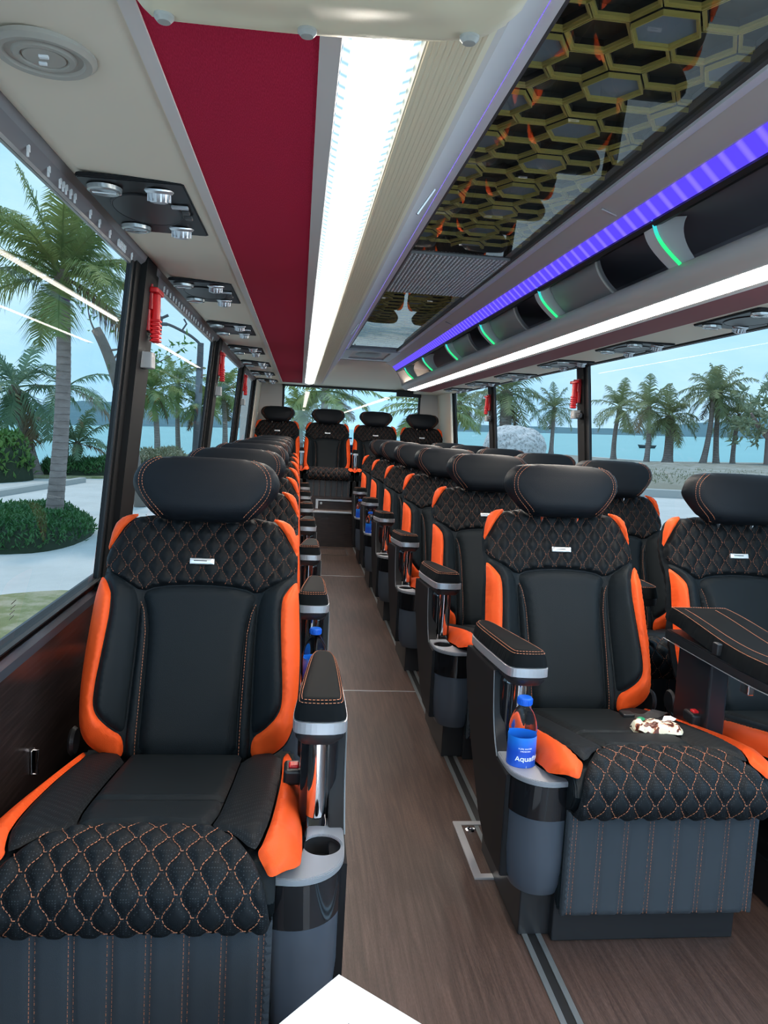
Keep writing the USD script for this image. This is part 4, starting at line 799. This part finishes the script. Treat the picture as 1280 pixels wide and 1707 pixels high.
BARK = mat('palm_bark', {'o': ('texture_coordinate', {}), 'mp': ('mapping', {'scale': (3, 3, 9)}), 'n': ('noise_texture', {'scale': 1.6, 'detail': 6.}), 'r': ('rgb_ramp', {'ramp': [(0, (.15, .115, .10)), (.5, (.31, .25, .225)), (1, (.46, .39, .36))]}),
    'x': ('separate_xyz', {}), 'w': ('math', {'math_type': 'multiply_add', 'value2': 1 / .13, 'value3': 0.0}), 'ns': ('math', {'math_type': 'multiply', 'value2': .5}), 'f': ('math', {'math_type': 'fraction'}), 'rr': ('rgb_ramp', {'ramp': [(0, (.35, .33, .32)), (.14, (1, 1, 1)), (1, (.9, .88, .86))]}),
    'mm': ('mix', {'mix_type': 'multiply', 'fac': 1.0}), 'p': ('principled_bsdf', {'roughness': .9})},
    [('o.object', 'mp.vector'), ('mp.vector', 'n.vector'), ('n.fac', 'r.fac'), ('o.object', 'x.vector'), ('n.fac', 'ns.value1'), ('x.z', 'w.value1'), ('ns.value', 'w.value3'), ('w.value', 'f.value1'), ('f.value', 'rr.fac'),
     ('r.color', 'mm.color1'), ('rr.color', 'mm.color2'), ('mm.color', 'p.base_color')])
def frond(az, el, L, n, leaf, droop, wind=(0, 0), w=.05, seed=0, hang=.35):
    """One pinnate frond from the origin: (mesh). Its rib droops and its leaflets hang."""
    r = np.random.default_rng(seed); d = np.array([math.cos(el) * math.cos(az), math.cos(el) * math.sin(az), math.sin(el)]); p = np.zeros(3); pts = [p.copy()]; k = 18
    for i in range(k):
        d = d + np.array([wind[0], wind[1], -droop]) / k * (.4 + 1.4 * i / k); d /= np.linalg.norm(d); p = p + d * L / k; pts.append(p.copy())
    pts = np.array(pts); rib = tube(pts, np.linspace(.032, .006, k + 1) * L / 2.4, 4)
    s = np.linspace(.14, .99, n); c = CubicSpline(np.linspace(0, 1, k + 1), pts); B = c(s); D = c(s, 1); D /= np.linalg.norm(D, axis=1, keepdims=True)
    S = np.cross(D, [0, 0, 1.]); S /= np.linalg.norm(S, axis=1, keepdims=True) + 1e-9; U = np.cross(S, D)
    ln = leaf * np.sin(np.pi * np.clip(s * .93 + .09, 0, 1)) ** .55
    V, Fc = [rib.vertices], [rib.faces]; o = len(rib.vertices)
    for sg in (1, -1):
        j = r.normal(0, .12, (n, 3)); out = S * sg * .85 + D * .62 + U * (.22 - hang * .5) + j + np.array([wind[0], wind[1], 0]) * .35; out /= np.linalg.norm(out, axis=1, keepdims=True)
        lf = ln * r.uniform(.85, 1.1, n); wd = D * (w * .5)
        a, b = B - wd, B + wd; m1 = B + out * (lf * .55)[:, None] - np.array([0, 0, 1.]) * (lf * .10 * hang * 2)[:, None]; tip = B + out * (lf * .93)[:, None] - np.array([0, 0, 1.]) * (lf * (.30 + .5 * hang) * 1.0)[:, None]
        V.append(np.stack([a, b, m1 - wd * .8, m1 + wd * .8, tip], 1).reshape(-1, 3)); q = np.arange(n)[:, None, None] * 5 + o
        Fc.append((np.array([[0, 1, 3], [0, 3, 2], [2, 3, 4]])[None] + q).reshape(-1, 3)); o += n * 5
    return tm(np.vstack(V), np.vstack(Fc))
def trunk(path, r0, r1, ring=.13):
    path = np.asarray(path, float); n = max(40, int(np.linalg.norm(path[-1] - path[0]) / ring * 4)); c = CubicSpline(np.linspace(0, 1, len(path)), path)(np.linspace(0, 1, n + 1))
    s = np.linspace(0, 1, n + 1); r = r0 + (r1 - r0) * s ** .7 + .35 * r0 * np.exp(-s * 14); Lt = np.linalg.norm(path[-1] - path[0])
    r = r * (1 + .055 * ((s * Lt / ring) % 1.0)); return tube(c, r, 14)
def palm(t, top, r0, r1, nf, L, leaf, n, lean=(0, 0), wind=(0, 0), m=PALM, seed=0, droop=1.2, els=(-.5, 1.35), w=.05, nuts=True):
    """Palm with its foot at the origin; TOP is where the crown springs from."""
    r = np.random.default_rng(seed); top = np.asarray(top, float)
    mid = top * .5 + np.array([lean[0], lean[1], 0]); obj('trunk', trunk([(0, 0, -.1), mid, top], r0, r1), BARK, t, smooth=40)
    if nuts: obj('boot', tube([top - [0, 0, .35], top - [0, 0, .1], top + [0, 0, .25]], [r1 * 1.05, r1 * 1.75, r1 * .7], 12), simple('palm_boot', (.13, .10, .07), .9), t)
    for i in range(nf):
        az = i * 2.399 + r.uniform(-.25, .25); q = (i + .5) / nf; el = els[0] + (els[1] - els[0]) * q + r.uniform(-.12, .12)
        fr = frond(az, el, L * (r.uniform(.85, 1.08)) * (1 - .22 * abs(q - .45)), n, leaf, droop * r.uniform(.8, 1.2) * (1.15 - .5 * q), wind, w, seed * 100 + i); fr.apply_translation(top + [0, 0, .12])
        obj('frond', fr, DRY if (i == 0 and nuts) else m, t, smooth=False)
gp = 'coconut palms outside the left windows'
t = thing('palm_tree', 'tall coconut palm with ringed trunk rising from the clipped hedge, front left window', 'palm tree', (-4.55, 14.89, gz(-4.55, 14.89)), group=gp)
palm(t, (.14, .05, 4.55), .155, .115, 28, 2.2, .60, 74, (.10, .0), (.12, 0), PALM, 3, 1.1, (-.40, 1.4), .030)
t = thing('palm_tree', 'wind-blown palm leaning at the far left edge of the front window', 'palm tree', (-9.35, 29.0, gz(-9.35, 29.0)), group=gp)
palm(t, (-.8, 0, 3.0), .22, .15, 18, 2.7, .75, 44, (-.05, 0), (-.5, 0), PALMD, 11, 1.7, (-.9, 1.4), .055)
t = thing('palm_tree', 'slender palm half hidden behind the big trunk, one frond arching right', 'palm tree', (-8.7, 30.0, gz(-8.7, 30)), group=gp)
palm(t, (.0, 0, 3.1), .15, .11, 9, 2.6, .7, 40, (0, 0), (.35, 0), PALMD, 19, 1.7, (-.3, .7), .05)
t = thing('palm_tree', 'short young palm by the shore right of the big trunk', 'palm tree', (-8.05, 30.2, gz(-8.05, 30.2)), group=gp)
palm(t, (-.25, 0, 1.0), .16, .12, 13, 1.9, .5, 34, (-.15, 0), (.2, 0), PALMD, 23, 1.3, (-.1, 1.3), .05)
p2 = thing('palm_tree', 'bushy palm seen alone at the left of the second left window', 'palm tree', (-7.55, 42.4, gz(-7.55, 42.4)), group=gp)
palm(p2, (-.35, 0, 3.5), .17, .12, 24, 2.2, .65, 32, (.12, 0), (.0, 0), PALM, 31, 1.5, (-.7, 1.35), .07)
p3 = thing('palm_tree', 'palm blown to the right, middle of the second left window', 'palm tree', (-7.0, 46.3, gz(-7.0, 46.3)), group=gp)
palm(p3, (-.15, 0, 4.1), .15, .11, 20, 2.3, .65, 32, (-.05, 0), (.75, 0), PALM, 37, 1.5, (-.6, 1.3), .07)
copy(p2, (-6.0, 45.5, gz(-6.0, 45.5)), 140, 'palm beside the dark lamp column, right part of the second left window', scale=(.8, .8, .78))
copy(p2, (-5.35, 56.8, gz(-5.35, 56.8)), 60, 'palm filling the third left window', scale=(1.25, 1.25, 1.1))
gr_ = 'palms on the bank outside the right windows'
pr = thing('palm_tree', 'palm with upright top frond, right of the big right pillar', 'palm tree', (20.32, 48.22, gz(20.32, 48.2) + .2), group=gr_)
palm(pr, (.15, 0, 3.1), .17, .12, 17, 2.4, .75, 30, (-.1, 0), (-.15, 0), PALMR, 41, 1.5, (-.6, 1.4), .058)
ps = thing('palm_tree', 'stout thick-trunked palm at the middle of the right row', 'palm tree', (21.72, 43.6, gz(21.72, 43.6) + .2), group=gr_)
palm(ps, (-.1, 0, 2.5), .29, .22, 21, 2.3, .72, 30, (.05, 0), (.1, 0), PALMR, 43, 1.6, (-.7, 1.35), .058)
pt_ = thing('palm_tree', 'tallest pair of the right row, left palm with feathery crown', 'palm tree', (23.43, 42.7, gz(23.43, 42.7) + .2), group=gr_)
palm(pt_, (.25, 0, 3.9), .18, .12, 17, 2.4, .72, 30, (.12, 0), (-.1, 0), PALMR, 47, 1.5, (-.6, 1.4), .058)
for src, x, y, a, sc, lab in ((pr, 19.49, 58.3, 70, (1.0, 1.0, 1.05), 'palm seen through the window left of the big right pillar'), (pr, 20.22, 43.2, 200, (.95, .95, .98), 'palm with the boat showing behind its trunk'),
                              (pt_, 24.41, 42.95, 100, (1., 1., 1.03), 'tallest pair of the right row, right palm with curved trunk'), (pr, 25.57, 43.2, 290, (.85, .85, .88), 'smaller palm just left of the pale leafy tree'),
                              (ps, 16.3, 60.5, 30, (1.9, 1.9, 1.75), 'large palm rising behind the boulder'), (pr, 13.0, 64, 10, (1.4, 1.4, 1.2), 'palm at the far end window on the right'),
                              (pt_, 31.5, 44.0, 160, (1.5, 1.5, 1.35), 'tall palm whose frond enters at the right edge of the picture')):
    copy(src, (x, y, gz(x, y) + .15), a, lab, group=gr_, scale=sc)
for src, x, y, a, sc, lab in ((p3, .95, 27.0, 20, (1.0, 1.0, .76), 'palm in the left half of the rear window'), (p2, .05, 29.0, 75, (.75, .75, .66), 'lower palm at the left edge of the rear window'), (p2, 4.25, 26.0, 230, (1.0, 1.0, .72), 'palm at the right edge of the rear window')):
    copy(src, (x, y, gz(x, y)), a, lab, group='palms behind the rear window', scale=sc)

def leaves(P, N, ln, wd, r, curl=.3):
    """One folded leaf per point P, pointing along N."""
    n = len(P); N = N / (np.linalg.norm(N, axis=1, keepdims=True) + 1e-9); R_ = r.normal(size=(n, 3)); S = np.cross(N, R_); S /= np.linalg.norm(S, axis=1, keepdims=True) + 1e-9; U = np.cross(S, N)
    l = ln * r.uniform(.7, 1.25, n)[:, None]; w = wd * r.uniform(.8, 1.2, n)[:, None]
    v = np.stack([P, P + N * l * .5 + S * w * .5 + U * l * .06, P + N * l * .5 - S * w * .5 + U * l * .06, P + N * l - U * l * curl], 1).reshape(-1, 3)
    return tm(v, (np.array([[0, 1, 2], [1, 3, 2]])[None] + np.arange(n)[:, None, None] * 4).reshape(-1, 3))
def hedge(name, label, loc, poly, h, n, ln, wd, m, seed, core=(.02, .035, .015), cat='hedge'):
    t = thing(name, label, cat, (loc[0], loc[1], gz(*loc))); r = np.random.default_rng(seed); pl = Polygon(chaikin(poly, 2))
    P, T, d = tri(pl, max(.12, math.sqrt(pl.area) / 26)); z = h * g(d, .55) * (.8 + .4 * meshkit.noise(np.c_[P * 1.6, 0 * P[:, 0]], seed)) + GA * P[:, 0] + GB * P[:, 1]
    obj('inner_mass', tm(np.c_[P, z * .93 - .03], T), simple(name + '_core', core, .9), t, smooth=True)
    x0, y0, x1, y1 = pl.bounds; Q = np.c_[r.uniform(x0, x1, n * 3), r.uniform(y0, y1, n * 3)]; Q = Q[shapely.contains_xy(pl, Q[:, 0], Q[:, 1])][:n]
    dq = shapely.distance(shapely.points(Q), pl.boundary); zq = h * g(dq, .55) * (.8 + .4 * meshkit.noise(np.c_[Q * 1.6, 0 * Q[:, 0]], seed)) + GA * Q[:, 0] + GB * Q[:, 1]
    low = r.uniform(.55, 1.02, len(Q)) ** .6; N = r.normal(size=(len(Q), 3)) * .55 + [0, 0, 1.0]; N[:, 2] = np.abs(N[:, 2])
    obj('foliage', leaves(np.c_[Q, zq * low], N, ln, wd, r), m, t, smooth=False, kind='stuff'); return t
hedge('clipped_hedge', 'low clipped green hedge bed around the foot of the tall palm', (-4.6, 14.2), [(-3.2, -1.2), (.2, -2.0), (.95, -1.2), (.9, .9), (.2, 1.9), (-1.2, 2.3), (-3.4, 1.6)], .42, 9000, .11, .035, HED, 5)
hedge('shore_shrub', 'leafy pale green shrubs behind the kerb at the left edge', (-11.2, 26.6), [(-2.6, -1.6), (1.2, -1.3), (2.4, .2), (2.0, 1.6), (-2.6, 1.7)], 1.5, 3500, .26, .11, SHR, 6, cat='shrub')
hedge('shore_shrub', 'low grassy shrubs at the foot of the short young palm', (-7.7, 29.6), [(-1.8, -.9), (1.6, -.9), (1.9, .3), (.4, .9), (-1.8, .8)], .55, 2600, .22, .05, HED, 8, cat='shrub')
hedge('shore_shrub', 'dry scrub in the second left window just above the seats', (-6.0, 34.5), [(-1.2, -3), (.9, -3), (1.0, 3), (-1.0, 3)], .7, 2200, .22, .06, DRYS, 9, core=(.16, .15, .11), cat='shrub')
hedge('bank_scrub', 'straggling scrub on the right-hand bank', (16.0, 31.0), [(-6, -6), (2, -9), (20, -14), (20, -8), (5, 2), (-5, 5)], .30, 4000, .16, .03, DRYS, 10, core=(.26, .24, .19), cat='scrub')
# pruned tree and leafy branch behind the first pillar
t = thing('pruned_tree', 'leaning grey trunk sawn off at the top, right part of the front left window', 'tree', (-4.15, 19.3, gz(-4.15, 19.3)))
obj('trunk', tube(CubicSpline([0, .5, 1], np.array([(.35, 0, 0), (-.15, 0, 2.6), (-.78, .05, 4.2)]))(np.linspace(0, 1, 30)), np.linspace(.16, .115, 30), 12), simple('grey_bark', (.20, .165, .14), .9, bump=(14, .5, .02)), t)
br = [tube(CubicSpline([0, .5, 1], np.array(b))(np.linspace(0, 1, 12)), np.linspace(.03, .008, 12), 6) for b in ([(-.4, 0, 3.4), (-.1, .1, 3.9), (.4, .1, 4.4)], [(-.5, 0, 3.7), (.1, -.1, 3.75), (.7, 0, 3.6)], [(-.6, 0, 3.9), (-.9, 0, 4.4), (-.95, 0, 5.0)], [(-.3, 0, 3.2), (.3, 0, 3.3), (1.3, 0, 3.9)])]
obj('branches', cat_(br), simple('grey_bark', (.20, .165, .14), .9), t)
r_ = np.random.default_rng(4); Q = np.vstack([b.vertices[-30:] for b in br]); Q = Q[r_.integers(0, len(Q), 160)] + r_.normal(0, .16, (160, 3)); obj('leaves', leaves(Q, r_.normal(size=(160, 3)), .16, .06, r_), SHR, t, smooth=False, kind='stuff')
# lamp column in the second left window
t = thing('lamp_column', 'dark lamp column with a scrolled arm in the second left window', 'lamp', (-5.75, 44.6, gz(-5.75, 44.6)))
LC = simple('weathered_column', (.10, .095, .10), .6)
obj('column', tube([(0, 0, 0), (0, 0, 3.0), (.05, 0, 6.4)], [.26, .20, .17], 14), LC, t); obj('arm', tube(CubicSpline(np.arange(5), np.array([(.05, 0, 6.3), (-.5, 0, 6.75), (-1.0, 0, 7.0), (-1.6, 0, 7.25), (-2.1, 0, 7.3)]))(np.linspace(0, 4, 30)), .075, 8), LC, t)
obj('scroll', cat_([tube([(-2.15, 0, 6.8), (-2.15, 0, 7.7)], [.05, .13], 8), tube([(-2.5, 0, 7.3), (-1.8, 0, 7.3)], .10, 8), tube([(-2.45, 0, 7.75), (-2.1, 0, 7.62), (-1.75, 0, 7.8)], .08, 8), tube([(-1.0, 0, 7.0), (-.75, 0, 7.4), (-.9, 0, 7.65)], .05, 8)]), LC, t)
# boulder, boat, pale leafy tree, hills
ic = trimesh.creation.icosphere(5, 1.0); v = ic.vertices; v = v * (1 + .30 * (meshkit.fbm(v * 1.3 + 5, 3, 2) - .5) + .09 * (meshkit.fbm(v * 5 + 9, 4, 4) - .5))[:, None] * [2.35, 1.5, 2.0]
GRN = mat('granite', {'o': ('geometry', {}), 'n': ('noise_texture', {'scale': 5., 'detail': 8., 'roughness': .75}), 'r': ('rgb_ramp', {'ramp': [(0, (.16, .15, .15)), (.40, (.36, .34, .33)), (.52, (.74, .71, .69)), (1, (.88, .85, .82))]}), 'b': ('bump', {'strength': .6, 'distance': .1}), 'p': ('principled_bsdf', {'roughness': .85})},
    [('o.position', 'n.vector'), ('n.fac', 'r.fac'), ('r.color', 'p.base_color'), ('n.fac', 'b.height'), ('b.normal', 'p.normal')])
bo = thing('boulder', 'large rounded pale granite boulder behind the right windows', 'boulder', (15.65, 55.0, gz(15.65, 55) + .25)); obj('rock', tm(v, ic.faces), GRN, bo, smooth=True)
bt = thing('fishing_boat', 'small dark boat on the sea behind the palm row', 'boat', (64.0, 137.0, gz(64, 137) - 1.5), rz=-20, scale=(.42, .42, .5))
hl = Polygon(chaikin([(-4.2, 0), (-3.2, -.9), (2.5, -.95), (4.6, 0), (2.5, .95), (-3.2, .9)], 2)); hp = np.array(hl.exterior.coords)
obj('hull', tm(*_hull(np.vstack([np.c_[hp * [.8, .6], np.zeros(len(hp)) - .1], np.c_[hp, np.full(len(hp), .85) + .5 * (np.abs(hp[:, 0]) / 4.5) ** 3]]))), simple('hull_dark', (.05, .06, .065), .6), bt)
obj('cabin', cat_([bx(-.8, 1.2, -.5, .5, .8, 1.75, .05), bx(-1.1, 1.5, -.65, .65, 1.72, 1.82, .03), bx(1.25, 1.33, -.04, .04, .8, 2.3)]), simple('cabin_grey', (.22, .26, .26), .6), bt)
ft = thing('frangipani_tree', 'pale leafy tree with bare pinkish trunk at the right edge of the right window', 'tree', (25.6, 39.4, gz(25.6, 39.4)))
obj('trunk', cat_([tube([(.0, 0, 0), (-.1, 0, 1.2), (-.3, 0, 2.2)], [.42, .36, .22], 12), tube([(.05, 0, .6), (.6, .1, 1.6), (1.1, 0, 2.6)], [.3, .25, .12], 10), tube([(-.2, 0, 1.6), (-1.0, .1, 2.4), (-1.5, 0, 3.0)], [.2, .14, .06], 8), tube([(-.2, 0, 2.0), (.2, .1, 3.0), (.3, 0, 3.9)], [.2, .12, .05], 8)]), simple('pinkish_bark', (.30, .21, .19), .85), ft)
C_ = r_.normal(size=(70, 3)) * [1.0, .9, .75] + [0, 0, 3.0]; Q = np.repeat(C_, 16, 0); N_ = r_.normal(size=(len(Q), 3)) + [0, 0, .35]
obj('leaf_clusters', leaves(Q + r_.normal(0, .05, Q.shape), N_, .50, .15, r_, .25), FRA, ft, smooth=False, kind='stuff')
HILL = mat('forested_hill_hazed', {'o': ('geometry', {}), 'n': ('noise_texture', {'scale': .09, 'detail': 7., 'roughness': .7}), 'r': ('rgb_ramp', {'ramp': [(0, (.05, .12, .15)), (.5, (.08, .17, .20)), (1, (.12, .21, .22))]}), 'p': ('principled_bsdf', {'roughness': .95})}, [('o.position', 'n.vector'), ('n.fac', 'r.fac'), ('r.color', 'p.base_color')])  # blue cast of distance haze painted into the hill colour
def hill(label, az0, az1, el, dist, depth, seed):
    n, k = 90, 14; a = np.radians(np.linspace(az0, az1, n)); V = []
    prof = np.interp(np.linspace(0, 1, n), np.linspace(0, 1, len(el)), el); prof = prof * (1 + .18 * (meshkit.fbm(np.c_[np.linspace(0, 9, n), np.zeros(n), np.zeros(n)], 4, seed) - .5) * 2)
    for i in range(k):
        q = i / (k - 1); dd_ = dist + depth * q; h = dist * np.tan(np.radians(prof)) * np.sin(math.pi * min(q * 1.0, 1) * .5 + 0) ** .8 if q <= 1 else 0
        x, y = dd_ * np.sin(a), dd_ * np.cos(a); V.append(np.c_[x, y, gz(x, y) - 2.0 + h * (1 + .10 * (meshkit.fbm(np.c_[x * .05, y * .05, 0 * x], 4, seed) - .5))])
    V = np.vstack(V); Fc = []
    for i in range(k - 1):
        for j in range(n - 1):
            p = i * n + j; Fc += [[p, p + 1, p + n + 1], [p, p + n + 1, p + n]]
    b = (k - 1) * n; o = len(V); low = V[b:b + n].copy(); low[:, 2] = gz(low[:, 0], low[:, 1]) - 3; V = np.vstack([V, low]); Fc += [f for j in range(n - 1) for f in ([b + j, b + j + 1, o + j + 1], [b + j, o + j + 1, o + j])]
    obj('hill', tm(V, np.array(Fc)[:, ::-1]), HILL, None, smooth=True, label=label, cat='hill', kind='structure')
hill('long hill across the sea tinted with painted blue haze, seen through the left windows', -24, -2, (1.2, 1.6, 1.9, 2.1, 1.5, 1.1, .9), 400, 160, 3)
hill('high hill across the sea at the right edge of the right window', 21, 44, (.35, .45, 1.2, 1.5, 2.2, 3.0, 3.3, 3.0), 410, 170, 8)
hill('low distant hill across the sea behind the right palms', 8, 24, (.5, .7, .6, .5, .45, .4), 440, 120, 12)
